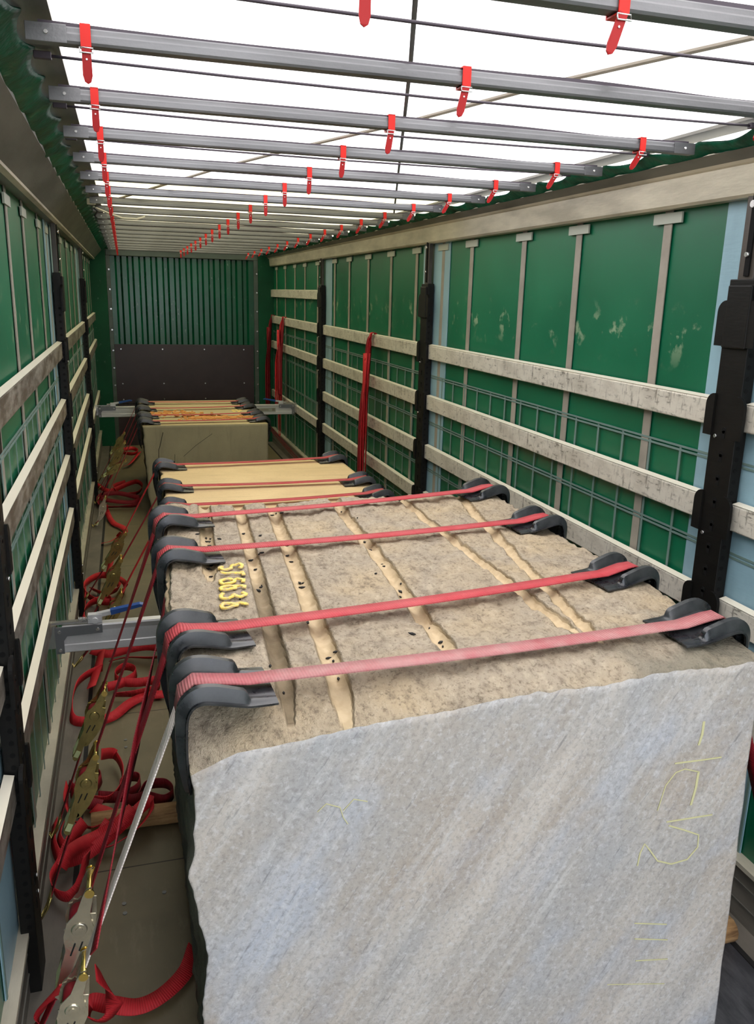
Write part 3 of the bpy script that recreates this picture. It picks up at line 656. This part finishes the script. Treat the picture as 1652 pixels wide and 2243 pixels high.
# chalk strokes on the sawn face
def chalk(px, wd, t, parent):
    P = [hit(u, v, 1, 1.6) for u, v in px]; P = [Vector((p.x - 1.2, -0.0012, p.z)) for p in P]
    o = ribbon('chalk_stroke', [(p, (0, 1, 0)) for p in P], 0.0012, 'chalk', parent, thick=wd); return o
for px, wd in ((((1542, 1580), (1538, 1608), (1530, 1632)), 0.007), (((1580, 1658), (1540, 1664), (1478, 1672)), 0.004),
               (((1530, 1690), (1524, 1725), (1513, 1763)), 0.007), (((1440, 1775), (1458, 1720), (1480, 1692), (1500, 1684), (1530, 1690)), 0.003),
               (((1560, 1784), (1510, 1792), (1460, 1800)), 0.004), (((1465, 1808), (1500, 1818), (1530, 1828), (1528, 1855), (1505, 1882), (1470, 1892), (1440, 1885), (1422, 1860), (1412, 1848), (1402, 1868), (1396, 1896)), 0.004),
               (((1390, 2022), (1460, 2024)), 0.003), (((1390, 2056), (1462, 2058)), 0.003), (((1392, 2104), (1462, 2100)), 0.003), (((1330, 2156), (1455, 2154)), 0.002),
               (((695, 1778), (715, 1760), (745, 1768), (752, 1790), (762, 1804)), 0.002), (((752, 1775), (775, 1750), (805, 1755)), 0.002)):
    chalk(px, wd, t1, t1)
def fn2(p, u, v, w_):
    x, y, z = p
    rl = (1 - u) ** 22; x += rl * (0.020 * noise.noise(Vector((y * 7, z * 7, 1))) + 0.012 * noise.noise(Vector((y * 24, z * 24, 2))))
    rf = (1 - v) ** 20; y += rf * 0.008 * noise.noise(Vector((x * 12, z * 12, 4)))
    x -= 0.02 * (z - 0.1)
    x += 0.06 * u * (y - 4.3) / 1.6 * 0
    return Vector((x - 1.2, y - 4.35, z))
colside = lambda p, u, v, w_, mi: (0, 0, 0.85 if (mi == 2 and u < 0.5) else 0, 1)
t2 = thing('stone_block', 'smooth sawn tan stone block in the middle of the row', 'stone block', (1.2, 4.35, 0), 'stone blocks lashed to the trailer floor')
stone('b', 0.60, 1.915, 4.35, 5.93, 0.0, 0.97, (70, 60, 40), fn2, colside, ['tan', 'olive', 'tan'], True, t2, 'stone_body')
def fn3(p, u, v, w_):
    x, y, z = p
    rl = (1 - u) ** 18; x += rl * (0.030 * noise.noise(Vector((y * 4, z * 4, 6))) + 0.014 * noise.noise(Vector((y * 16, z * 16, 2)))) + 0.05 * (1 - w_) * (1 - u)
    return Vector((x - 1.1, y - 8.16, z))
t3 = thing('stone_block', 'olive grey stone block at the far end with orange sawdust on top', 'stone block', (1.1, 8.16, 0), 'stone blocks lashed to the trailer floor')
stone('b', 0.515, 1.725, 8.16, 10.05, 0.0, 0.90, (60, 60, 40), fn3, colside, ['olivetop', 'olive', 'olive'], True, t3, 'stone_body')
for px, wd in ((((357, 947), (351, 975), (348, 985), (348, 1035)), 0.006), (((383, 995), (383, 1020)), 0.004), (((402, 1000), (430, 975), (465, 950)), 0.003)):
    P = [hit(u, v, 1, 8.16) for u, v in px]; ribbon('crack', [(Vector((p.x - 1.1, -0.001, p.z)), (0, 1, 0)) for p in P], 0.0012, 'dark', t3, thick=wd)
bm = bmesh.new()
for i in range(420):
    a = R.choice(((0.78, 8.95, 0.16, 0.10), (1.22, 8.66, 0.22, 0.07), (1.15, 8.60, 0.12, 0.05), (1.4, 8.6, 0.2, 0.04)))
    x, y = R.gauss(a[0], a[2]), R.gauss(a[1], a[3])
    if not (0.56 < x < 1.68): continue
    s = R.uniform(0.006, 0.020); box(bm, (x - s - 1.1, y - s - 8.16, 0.897), (x + s - 1.1, y + s - 8.16, 0.902 + s * 0.6))
o = obj('sawdust', bm, 'sawdust', t3); o['label'] = 'orange sawdust heaps'; o['kind'] = 'stuff'
bm = bmesh.new()
for i, (x, y) in enumerate(((1.50, 9.16), (1.54, 9.16), (1.58, 9.16), (1.50, 9.06), (1.55, 9.05))): box(bm, (x - 0.016 - 1.1, y - 0.03 - 8.16, 0.899), (x + 0.016 - 1.1, y + 0.03 - 8.16, 0.9025))
obj('painted_number', bm, 'yellow', t3)['label'] = 'small yellow paint mark'
# ---------------------------------------------------------------- timbers the blocks stand on
def timber(x0, x1, y, r, label):
    t = obj('wooden_log', (lambda bm: (tube(bm, [(x - x0, 0.012 * noise.noise(Vector((x * 3, y, 0))), r + 0.002 * noise.noise(Vector((x * 7, y, 4)))) for x in [x0 + (x1 - x0) * k / 24 for k in range(25)]], r, 12), bm)[1])(bmesh.new()), 'wood')
    t.location = (x0, y, 0.0); return tag(t, label, 'log', 'timbers under the stone blocks')
timber(0.165, 1.9, 3.14, 0.044, 'split pale wooden log poking out on the left beneath the rough block')
timber(0.55, 2.345, 1.96, 0.044, 'pale round log end poking out on the right beneath the rough block')
# ---------------------------------------------------------------- corner protectors
def make_pad():
    path = [(0.172, 0.004), (0.148, 0.005), (0.112, 0.007), (0.092, 0.011), (0.035, 0.025), (0.004, 0.028), (-0.018, 0.012), (-0.026, -0.03), (-0.026, -0.12), (-0.020, -0.20), (-0.014, -0.24)]
    wid = [0.166, 0.170, 0.174, 0.176, 0.178, 0.178, 0.176, 0.168, 0.148, 0.096, 0.040]
    rim = [0.002, 0.003, 0.006, 0.028, 0.032, 0.030, 0.024, 0.020, 0.018, 0.010, 0.002]
    q = smooth_path([((x, z, 0), (w_, r_, 0)) for (x, z), w_, r_ in zip(path, wid, rim)], 4)
    path = [(a.x, a.y) for a, _ in q]; wid = [b.x for _, b in q]; rim = [max(0.0015, b.y) for _, b in q]
    bm = bmesh.new(); rows = []
    for i, (x, z) in enumerate(path):
        a = Vector(path[max(0, i - 1)]); b = Vector(path[min(len(path) - 1, i + 1)]); d = (b - a).normalized(); nrm = Vector((d.y, -d.x))  # outward
        if nrm.dot(Vector((-0.2, 0.4)) if x > -0.03 else Vector((-1, 0))) < 0: nrm = -nrm
        h, r = wid[i] / 2, rim[i]
        prof = [(-h - 0.010, 0.000), (-h, 0.001), (-h + 0.003, r * 0.5), (-h + 0.007, r), (-h + 0.020, r), (-h + 0.026, r * 0.5), (-h + 0.032, 0.003), (h - 0.032, 0.003), (h - 0.026, r * 0.5), (h - 0.020, r), (h - 0.007, r), (h - 0.003, r * 0.5), (h, 0.001), (h + 0.010, 0.0)]
        rows.append([bm.verts.new((x + nrm.x * q, y * (1 if h > 0.04 else 0.6), z + nrm.y * q)) for y, q in prof])
    for A, B in zip(rows, rows[1:]):
        for k in range(len(A) - 1): bm.faces.new((A[k], A[k + 1], B[k + 1], B[k]))
    bmesh.ops.recalc_face_normals(bm, faces=bm.faces)
    o = obj('corner_protector', bm, 'rubber', smooth=True)
    s = o.modifiers.new('thick', 'SOLIDIFY'); s.thickness = 0.005; s.offset = 0
    s = o.modifiers.new('crease', 'EDGE_SPLIT'); s.split_angle = math.radians(38)
    return o
pad0 = make_pad(); padn = [0]
def pad(x, y, z, side, rot, label):
    o = pad0 if padn[0] == 0 else pad0.copy()
    if padn[0]: COL.objects.link(o)
    padn[0] += 1
    o.location = (x, y, z); o.rotation_euler = (0, 0, rot if side == 'left' else math.pi + rot)
    tag(o, label, 'corner protector', 'black corner protectors under the straps'); return o
# ---------------------------------------------------------------- ratchets
def plate_outline(kind):
    if kind == 'frame': return [(0.00, -0.010), (0.004, 0.010), (0.06, 0.030), (0.10, 0.034), (0.135, 0.022), (0.175, 0.018), (0.185, 0.0), (0.175, -0.016), (0.12, -0.028), (0.06, -0.030)]
    return [(-0.075, 0.022), (-0.066, 0.034), (-0.05, 0.036), (0.0, 0.036), (0.035, 0.050), (0.075, 0.046), (0.11, 0.030), (0.16, 0.026), (0.205, 0.020), (0.245, 0.016), (0.252, 0.004), (0.245, -0.006), (0.20, -0.004), (0.15, 0.000), (0.10, 0.000), (0.06, -0.012), (0.03, -0.012), (0.0, 0.004), (-0.05, 0.012)]
def make_ratchet(bright):
    m = 'zincb' if bright else 'zinc'; Wd = 0.036
    bm = bmesh.new()
    for s in (-1, 1): prism(bm, [(x, s * 0.030, z) for x, z in plate_outline('frame')], (0, s * 0.003, 0))
    cyl(bm, (0.172, -0.033, 0), (0.172, 0.033, 0), 0.009, 12); box(bm, (0.10, -0.03, -0.018), (0.165, 0.03, -0.014))
    bmesh.ops.recalc_face_normals(bm, faces=bm.faces); fr = bm
    parts = [('ratchet', fr, m)]
    bm = bmesh.new()
    for s in (-1, 1): prism(bm, [(x, s * Wd, z) for x, z in plate_outline('handle')], (0, s * 0.003, 0))
    box(bm, (0.115, -Wd, 0.022), (0.165, Wd, 0.026)); box(bm, (0.185, -Wd, 0.014), (0.24, Wd, 0.019))
    bmesh.ops.recalc_face_normals(bm, faces=bm.faces); parts.append(('handle', bm, m))
    bm = bmesh.new(); cyl(bm, (-0.062, -0.046, 0.024), (-0.062, 0.046, 0.024), 0.008, 12)
    for s in (-1, 1): cyl(bm, (-0.062, s * 0.044, 0.024), (-0.062, s * 0.048, 0.024), 0.012, 12)
    parts.append(('grip_bar', bm, 'brass'))
    for s in (-1, 1):
        bm = bmesh.new(); ring = []
        for k in range(24):
            a = 2 * math.pi * k / 24; r = 0.036 if k % 2 else 0.029; ring.append((0.045 + r * math.cos(a), s * 0.0335, 0.016 + r * math.sin(a)))
        prism(bm, ring, (0, s * 0.003, 0)); cyl(bm, (0.045, s * 0.036, 0.016), (0.045, s * 0.043, 0.016), 0.022, 16, 0.017); cyl(bm, (0.045, s * 0.043, 0.016), (0.045, s * 0.045, 0.016), 0.009, 10)
        bmesh.ops.recalc_face_normals(bm, faces=bm.faces); parts.append(('gear_wheel', bm, m))
    bm = bmesh.new(); cyl(bm, (0.045, -0.029, 0.016), (0.045, 0.029, 0.016), 0.027, 18); parts.append(('wound_webbing', bm, 'redd'))
    bm = bmesh.new(); box(bm, (0.19, -0.028, 0.0192), (0.232, 0.028, 0.0202)); parts.append(('sticker', bm, 'sticker'))
    for s in (-1, 1):
        bm = bmesh.new(); y0 = s * (Wd + 0.0015) - 0.0022; box(bm, (0.205, y0, -0.002), (0.235, y0 + 0.0044, 0.016)); parts.append(('sticker', bm, 'sticker'))
        for a in ((0.085, 0.012, 0.122, 0.016), (0.078, -0.004, 0.105, 0.0)):
            bm = bmesh.new(); box(bm, (a[0], y0, a[1]), (a[2], y0 + 0.0044, a[3])); parts.append(('slot', bm, 'dark'))
    return parts
proto = {}
for br in (False, True):
    ps = make_ratchet(br); root = None; objs = []
    for n, bm, m in ps:
        o = obj(n, bm, m, root)
        if root is None: root = o
    proto[br] = [root, False]
def place_ratchet(br, A, B, parent):
    """A = upper end (grip bar), B = tip of the lever; the frame lies along the strap"""
    root, usedp = proto[br]
    o = root if not usedp else copy_tree(root); proto[br][1] = True
    d = (B - A); L = d.length; x = d.normalized(); y = Vector((0, 1, 0)); y = (y - x * y.dot(x)).normalized(); z = x.cross(y)
    if z.z < 0: y = -y; z = -z
    sc = L / 0.325
    org = A + x * 0.070 * sc - z * 0.02
    o.parent = parent
    o.matrix_local = Matrix.Translation(-parent.location) @ Matrix(((x.x, y.x, z.x, org.x), (x.y, y.y, z.y, org.y), (x.z, y.z, z.z, org.z), (0, 0, 0, 1))) @ Matrix.Diagonal((sc, sc, sc, 1))
    return o, org + x * 0.172 * sc, org + x * 0.045 * sc + z * 0.016
# ---------------------------------------------------------------- lashing straps
def lash(label, xl, yl, xr, yr, zb, ra, rb, ry, mtop, mside, br, tails, over=0.022, padrise=0.026, padlab=None, anchor=None):
    t = thing('lashing_strap', label, 'lashing strap', (0, yl, 0), 'red ratchet straps over the stone blocks')
    wd = Vector((-(yr - yl), (xr - xl), 0)).normalized()
    A, B = hit(ra[0], ra[1], 1, ry), hit(rb[0], rb[1], 1, ry)
    rt, low, spool = place_ratchet(br, A, B, t)
    c = zb + padrise
    top = [((xl - 0.040, yl, zb - 0.03), wd), ((xl - 0.032, yl, zb + 0.018), wd), ((xl + 0.000, yl, c + 0.017), wd), ((xl + 0.035, yl, c + 0.013), wd), ((xl + 0.12, yl + (yr - yl) * 0.09, zb + over + 0.004), wd)]
    n = 14
    for k in range(n + 1):
        f = 0.13 + 0.74 * k / n; top.append(((xl + (xr - xl) * f, yl + (yr - yl) * f, zb + over + 0.004 - 0.006 * math.sin(math.pi * k / n)), wd))
    top += [((xr - 0.12, yr - (yr - yl) * 0.09, zb + over + 0.004), wd), ((xr - 0.035, yr, c + 0.013), wd), ((xr - 0.000, yr, c + 0.017), wd), ((xr + 0.032, yr, zb + 0.018), wd), ((xr + 0.040, yr, zb - 0.03), wd)]
    loc(ribbon('top_webbing', top, 0.056, mtop, t, n=0), t)
    Y1 = Vector((0, 1, 0))
    c0 = Vector((xl - 0.040, yl, zb - 0.03))
    loc(ribbon('left_webbing', [(c0, wd), (c0.lerp(spool, 0.5), Y1), (spool + (c0 - spool).normalized() * 0.03, Y1)], 0.050, mside, t, n=6), t)
    anc = Vector((0.03, ry - 0.02, 0.06)) if anchor is None else Vector(anchor)
    loc(ribbon('short_webbing', [(low, Y1), (low.lerp(anc, 0.8), Y1)], 0.050, 'redd', t), t)
    p = low.lerp(anc, 0.8); bm = bmesh.new()
    for s in (-1, 1): tube(bm, [p + Vector((0, s * 0.024, 0)), p.lerp(anc, .6) + Vector((0, s * 0.016, 0)), anc + Vector((-0.012, s * 0.006, -0.012)), anc + Vector((-0.02, s * 0.006, 0.012))], 0.005, 6)
    tube(bm, [p + Vector((0, -0.026, 0)), p + Vector((0, 0.026, 0))], 0.005, 6); loc(obj('hook', bm, 'zinc', t), t)
    cr = Vector((xr + 0.040, yr, zb - 0.03)); ar = Vector((2.40, yr - 0.02, 0.10))
    loc(ribbon('right_webbing', [(cr, wd), (cr.lerp(ar, 0.93), Y1)], 0.050, 'redd', t), t)
    p = cr.lerp(ar, 0.93); bm = bmesh.new()
    for s in (-1, 1): tube(bm, [p + Vector((0, s * 0.024, 0)), p.lerp(ar, .6) + Vector((0, s * 0.014, 0)), ar + Vector((0.01, s * 0.006, -0.02))], 0.005, 6)
    tube(bm, [p + Vector((0, -0.026, 0)), p + Vector((0, 0.026, 0))], 0.005, 6); loc(obj('hook', bm, 'zinc', t), t)
    for tl_ in tails:
        m2, pts = tl_[0], tl_[1]
        path = []
        P = [hit(u, v, 2, z) for u, v, z, _ in pts]
        for i, (u, v, z, tilt) in enumerate(pts):
            T = (P[min(i + 1, len(P) - 1)] - P[max(i - 1, 0)]); T.z = 0; T.normalize(); side = Vector((-T.y, T.x, 0)); a = math.radians(tilt)
            path.append((P[i], side * math.cos(a) + Vector((0, 0, 1)) * math.sin(a)))
        loc(ribbon('loose_tail', path, 0.050, m2, t, n=9), t)
    rot = math.atan2(yr - yl, xr - xl)
    pad(xl, yl, zb, 'left', rot, f'black corner protector on the left edge, {padlab}')
    pad(xr, yr, zb, 'right', rot, f'black corner protector on the right edge, {padlab}')
    return t
BIG = 1.306
T_R1 = [('red', [(210, 2130, .30, 70), (238, 2165, .2, 60), (250, 2205, .1, 60), (225, 2235, .06, 50), (190, 2225, .05, 60), (200, 2195, .06, 70), (240, 2200, .05, 40), (300, 2205, .03, 20), (355, 2180, .03, 15), (405, 2130, .03, 25), (424, 2075, .03, 50)]),
        ('red', [(150, 2150, .36, 20), (120, 2185, .25, 30), (90, 2215, .15, 20), (80, 2260, .1, 20)])]
T_R2 = [('red', [(190, 1870, .2, 70), (178, 1925, .1, 80), (150, 1962, .06, 80), (122, 1955, .05, 80), (112, 1925, .05, 85), (130, 1890, .06, 85), (152, 1845, .10, 70), (185, 1800, .12, 60)]),
        ('red', [(120, 1800, .05, 60), (118, 1850, .05, 70), (140, 1885, .05, 60), (190, 1870, .05, 55), (235, 1835, .07, 60), (285, 1790, .10, 55), (326, 1755, .11, 45), (330, 1775, .09, 50), (300, 1815, .06, 45), (250, 1850, .04, 40), (205, 1862, .03, 40)])]
T_R3 = [('red', [(222, 1652, .14, 85), (250, 1652, .06, 85), (268, 1685, .05, 80), (262, 1725, .05, 75), (235, 1750, .05, 60), (190, 1752, .05, 70), (160, 1775, .06, 60), (140, 1800, .06, 60), (130, 1840, .05, 70), (160, 1868, .05, 60), (205, 1850, .06, 55), (240, 1800, .09, 50)]),
        ('redd', [(215, 1745, .05, 70), (262, 1745, .05, 80), (300, 1728, .05, 85), (306, 1705, .05, 88), (283, 1702, .05, 88), (262, 1722, .05, 85), (282, 1752, .05, 70), (322, 1745, .06, 85), (360, 1752, .06, 85), (380, 1735, .06, 88), (362, 1716, .06, 88), (322, 1720, .06, 88), (300, 1745, .06, 70)]),
        ('red', [(205, 1770, .06, 20), (240, 1785, .07, 20), (210, 1812, .05, 40), (165, 1800, .04, 60), (145, 1760, .05, 70), (148, 1720, .06, 80)])]
T_R3 += [('redd', [(150, 1720, .05, 70), (172, 1735, .05, 80), (205, 1728, .06, 85), (222, 1702, .06, 85), (205, 1690, .06, 85), (176, 1702, .06, 80), (160, 1728, .05, 60), (176, 1752, .05, 40), (222, 1765, .05, 40)]), ('red', [(135, 1900, .10, 60), (150, 1870, .12, 60), (175, 1850, .10, 50), (215, 1830, .08, 30), (262, 1800, .12, 30), (292, 1770, .13, 30)])]
T_R4 = [('red', [(225, 1420, .05, 30), (212, 1470, .06, 20), (200, 1505, .10, 20)]),
        ('red', [(225, 1462, .05, 80), (190, 1478, .05, 80), (168, 1500, .05, 80), (158, 1540, .05, 80), (160, 1575, .03, 60), (195, 1580, .03, 60), (245, 1570, .03, 40), (285, 1540, .03, 30), (320, 1525, .03, 30), (362, 1520, .03, 30)]),
        ('red', [(235, 1505, .05, 60), (270, 1495, .05, 70), (295, 1480, .05, 80), (296, 1466, .05, 85), (272, 1460, .05, 85), (252, 1476, .05, 85), (262, 1492, .05, 80), (300, 1495, .05, 60), (345, 1490, .05, 80), (346, 1505, .05, 80), (300, 1518, .05, 70), (250, 1522, .05, 50)]),
        ('red', [(200, 1425, .04, 30), (240, 1432, .04, 50), (290, 1420, .04, 60), (330, 1416, .05, 70), (365, 1425, .05, 60), (340, 1440, .04, 40), (280, 1440, .03, 30), (240, 1448, .03, 30)])]
T_R5 = [('red', [(250, 1330, .2, 70), (240, 1310, .05, 80), (200, 1320, .05, 80), (182, 1345, .04, 70), (190, 1375, .03, 40), (215, 1400, .03, 30)])]
T_R6 = [('red', [(255, 1262, .2, 60), (275, 1282, .05, 70), (262, 1312, .05, 80), (220, 1318, .05, 85), (190, 1302, .05, 85), (186, 1280, .05, 85), (212, 1262, .05, 85), (240, 1262, .05, 80), (262, 1285, .04, 60), (232, 1300, .04, 50), (200, 1290, .04, 50)]),
        ('red', [(186, 1290, .05, 70), (184, 1320, .04, 60), (180, 1350, .03, 50)])]
T_R7 = [('red', [(246, 1215, .2, 40), (242, 1235, .15, 30), (236, 1258, .10, 40)]), ('red', [(268, 1168, .10, 50), (258, 1176, .04, 30), (240, 1186, .03, 20), (222, 1190, .02, 15)])]
T_R8 = [('red', [(232, 1105, .15, 30), (236, 1125, .05, 30), (248, 1145, .03, 25), (270, 1156, .03, 20), (276, 1168, .03, 40)])]
T_HEAP = [('red', [(212, 1062, .06, 60), (240, 1075, .06, 40), (280, 1060, .08, 60), (300, 1055, .07, 80), (312, 1065, .06, 80), (300, 1080, .05, 60), (265, 1082, .05, 60), (250, 1066, .08, 70), (275, 1056, .10, 80)]),
          ('redd', [(212, 1090, .04, 40), (250, 1098, .04, 30), (290, 1100, .04, 40), (308, 1095, .05, 70), (300, 1106, .04, 60), (262, 1110, .03, 30), (222, 1108, .03, 30), (218, 1088, .06, 60), (255, 1080, .08, 50), (305, 1090, .06, 60)]),
          ('redd', [(245, 1040, .30, 30), (232, 1065, .2, 20), (222, 1085, .1, 20)])]
T_HEAP2 = [('red', [(268, 985, .06, 60), (290, 982, .06, 70), (302, 988, .05, 80), (292, 994, .05, 60), (270, 992, .05, 60)]), ('red', [(306, 990, .05, 20), (285, 1015, .04, 20), (268, 1022, .03, 20)])]
lash('nearest dust-whitened strap over the rough block, at its front edge', 0.505, 1.70, 1.93, 1.76, BIG, (188, 2105), (95, 2330), 1.66, 'reddust', 'rope', True, T_R1, padlab='under the nearest strap on the rough block')
lash('faded red strap over the rough block, second from the camera', 0.495, 2.00, 1.95, 2.20, BIG, (205, 1925), (118, 2165), 2.08, 'redtop', 'redd', True, T_R2, padlab='under the second strap on the rough block')
lash('red strap over the rough block just beyond the yellow number', 0.50, 2.69, 1.972, 2.83, BIG, (215, 1640), (136, 1815), 2.65, 'redtop', 'redd', False, T_R3, padlab='under the third strap on the rough block')
lash('red strap along the far end of the rough block', 0.505, 3.12, 1.975, 3.36, BIG, (233, 1505), (155, 1655), 3.1, 'redtop', 'redd', False, T_R4, padlab='at the far end of the rough block')
a, b = hit(366, 1300, 1, 2.45), hit(205, 2085, 1, 1.60)
tag(ribbon('spare_webbing', [(a, (0, 1, 0)), (a.lerp(b, .5), (0.3, 1, 0)), (b, (0, 1, 0))], 0.05, 'redd', n=8), 'spare dark red webbing stretched from third left corner protector down to the nearest ratchet', 'webbing')
MID, FAR = 0.973, 0.903
lash('red strap across the near end of the tan sawn block', 0.585, 4.62, 1.882, 4.72, MID, (268, 1295), (215, 1390), 4.7, 'redtop', 'red', False, T_R5, padlab='at the near end of the tan block')
lash('red strap across the middle of the tan sawn block', 0.585, 5.12, 1.882, 5.10, MID, (268, 1222), (210, 1322), 5.1, 'redtop', 'redd', False, T_R6, padlab='at the middle of the tan block')
lash('red strap across the far end of the tan sawn block', 0.585, 5.78, 1.882, 5.86, MID, (277, 1165), (218, 1245), 5.75, 'redtop', 'red', False, T_R7, padlab='at the far end of the tan block')
lash('red strap at the near edge of the olive block', 0.510, 8.28, 1.72, 8.33, FAR, (232, 1088), (208, 1150), 7.9, 'redtop', 'redd', True, T_R8, padlab='at the near edge of the olive block', anchor=(0.03, 7.85, 0.02))
lash('red strap over the olive block, second from its near edge', 0.510, 8.68, 1.72, 8.75, FAR, (277, 1008), (222, 1042), 8.6, 'redtop', 'redd', False, T_HEAP, padlab='under the second strap on the olive block')
lash('red strap over the olive block, third from its near edge', 0.510, 9.20, 1.72, 9.30, FAR, (276, 968), (232, 1030), 9.1, 'redtop', 'redd', False, T_HEAP2, padlab='under the third strap on the olive block')
lash('red strap at the far end of the olive block', 0.510, 9.75, 1.72, 9.72, FAR, (274, 948), (238, 995), 9.6, 'redtop', 'redd', False, [], padlab='at the far end of the olive block')
# ---------------------------------------------------------------- shoring beams
def make_beam(y, z, x0, x1, label, levers, pl):
    t = thing('shoring_beam', label, 'beam', (x0, y, z), 'aluminium shoring beams across the trailer'); L = x1 - x0
    bm = bmesh.new()
    prism(bm, [(0.03, -0.02, 0), (0.03, 0.02, 0), (0.03, 0.02, 0.125), (0.03, -0.02, 0.125), (0.03, -0.024, 0.118), (0.03, -0.020, 0.095), (0.03, -0.020, 0.040), (0.03, -0.024, 0.036), (0.03, -0.024, 0.004)], (L - 0.06, 0, 0))
    bmesh.ops.recalc_face_normals(bm, faces=bm.faces); obj('beam_body', bm, 'alu', t)
    for e in levers:
        X = (lambda a: a) if e == 'l' else (lambda a: L - a)
        bm = bmesh.new(); o_ = [(0.0, 0.0), (0.035, 0.0), (0.035, 0.06), (0.05, 0.082), (0.20, 0.086), (0.20, 0.126), (0.0, 0.126)]
        prism(bm, [(X(a), -0.031, b) for a, b in o_], (0, 0.006, 0)); bmesh.ops.recalc_face_normals(bm, faces=bm.faces); br = obj('end_bracket', bm, 'greybr', t)
        bm = bmesh.new()
        for a, b in ((0.018, 0.018), (0.018, 0.105), (0.18, 0.105)): cyl(bm, (X(a), -0.031, b), (X(a), -0.036, b), 0.008)
        obj('rivet', bm, 'steel', br)
        bm = bmesh.new(); box(bm, (X(-0.035), -0.012, 0.132), (X(0.14), 0.012, 0.142)); box(bm, (X(-0.035), -0.014, 0.02), (X(0.005), 0.014, 0.125)); bmesh.ops.recalc_face_normals(bm, faces=bm.faces); obj('locking_bar', bm, 'steel', t)
        bm = bmesh.new(); tube(bm, [(X(0.10 + 0.05 * k / 40), -0.008 + 0.011 * math.cos(k * 1.3), 0.148 + 0.011 * math.sin(k * 1.3)) for k in range(41)], 0.002, 5); obj('spring', bm, 'steel', t)
        bm = bmesh.new(); box(bm, (X(0.14), -0.018, 0.128), (X(0.20), 0.016, 0.168)); cyl(bm, (X(0.17), -0.028, 0.142), (X(0.17), 0.02, 0.142), 0.014); bmesh.ops.recalc_face_normals(bm, faces=bm.faces); obj('latch_block', bm, 'alu', t)
        pv = Matrix.Translation((X(0.18), 0, 0.158)) @ Matrix.Rotation(math.radians(-9 if e == 'l' else 9) , 4, 'Y')
        s = 1 if e == 'l' else -1
        bm = bmesh.new(); box(bm, (0, -0.014, -0.006), (s * 0.10, 0.014, 0.012), 0, pv); bmesh.ops.recalc_face_normals(bm, faces=bm.faces); lv = obj('lever', bm, 'alu', t)
        bm = bmesh.new(); prism(bm, [(s * 0.06, -0.016, -0.008), (s * 0.19, -0.016, 0.000), (s * 0.21, -0.016, -0.004), (s * 0.215, -0.016, 0.002), (s * 0.19, -0.016, 0.014), (s * 0.06, -0.016, 0.015)], (0, 0.032, 0)); bmesh.ops.transform(bm, matrix=pv, verts=bm.verts); bmesh.ops.recalc_face_normals(bm, faces=bm.faces); obj('grip', bm, 'blue', lv)
    if pl:
        bm = bmesh.new(); box(bm, (L - 0.52, -0.0255, 0.035), (L - 0.24, -0.0245, 0.085)); lb = obj('label_plate', bm, 'tab', t)
        bm = bmesh.new(); box(bm, (L - 0.50, -0.0262, 0.052), (L - 0.33, -0.0255, 0.068)); box(bm, (L - 0.285, -0.0262, 0.045), (L - 0.25, -0.0255, 0.078)); obj('print_mark', bm, 'webgrey', lb)
    return t
make_beam(3.66, 0.595, 0.035, 2.41, 'near aluminium shoring beam with blue lever, wedged between left wall and rough block', ['l', 'r'], False)
make_beam(10.25, 0.69, 0.045, 2.40, 'far aluminium shoring beam behind the olive block with levers at both ends', ['l', 'r'], True)
# ---------------------------------------------------------------- red straps hung on the right-hand slats
def hanging(label, y, zs, mat):
    t = thing('hanging_strap', label, 'strap', (2.40, y, 0.0), 'loose red straps hung on the right slats')
    Y1 = Vector((0, 1, 0)); T = lambda a, ang: Vector((math.sin(ang), math.cos(ang), 0))
    z0 = ROWS[0]
    for k, (zb, dy, dx, ang) in enumerate(zs):
        x = 2.410 - 0.006 * k
        p = [((x + 0.050, y, z0 - 0.05), Y1), ((x + 0.045, y, z0 + 0.006), Y1), ((x + 0.012, y, z0 + 0.012), Y1), ((x, y, z0 - 0.02), T(0, ang * .3)), ((x - dx * .4, y + dy * .3, z0 - 0.14), T(0, ang)),
             ((x - dx, y + dy * .6, (z0 + zb) / 2), T(0, ang * .6)), ((x - dx, y + dy, zb + 0.05), T(0, ang * .5)), ((x - dx - 0.01, y + dy, zb), T(0, ang * .4)), ((x - dx - 0.022, y + dy, zb + 0.04), T(0, ang * .5)), ((x - dx - 0.018, y + dy * .7, (z0 + zb) / 2), T(0, ang)), ((x - dx * .5 - 0.016, y + dy * .3, z0 - 0.16), T(0, -ang))]
        q = [(Vector(a) - t.location, d) for a, d in p]; ribbon('strap_loop', q, 0.052, mat if k != 1 else 'redd', t, n=6)
    return t
hanging('long red strap folded over the top right slat of the middle bay', 6.88, [(0.62, 0.02, 0.02, 0.9), (0.42, 0.10, 0.03, -0.7), (0.30, -0.04, 0.045, 0.5)], 'red')
hanging('bright red twisted strap hung over the right slat near the front wall', 11.05, [(0.70, 0.05, 0.02, 1.1), (0.85, -0.06, 0.04, -1.0), (0.66, 0.12, 0.05, 0.8), (0.30, 0.02, 0.02, 0.6)], 'redbright')
hanging('dark red strap hung in the right corner against the front wall', 11.95, [(0.60, 0.02, 0.03, 0.8), (0.45, 0.06, 0.05, 0.9), (0.9, -0.05, 0.04, 0.4)], 'redd')
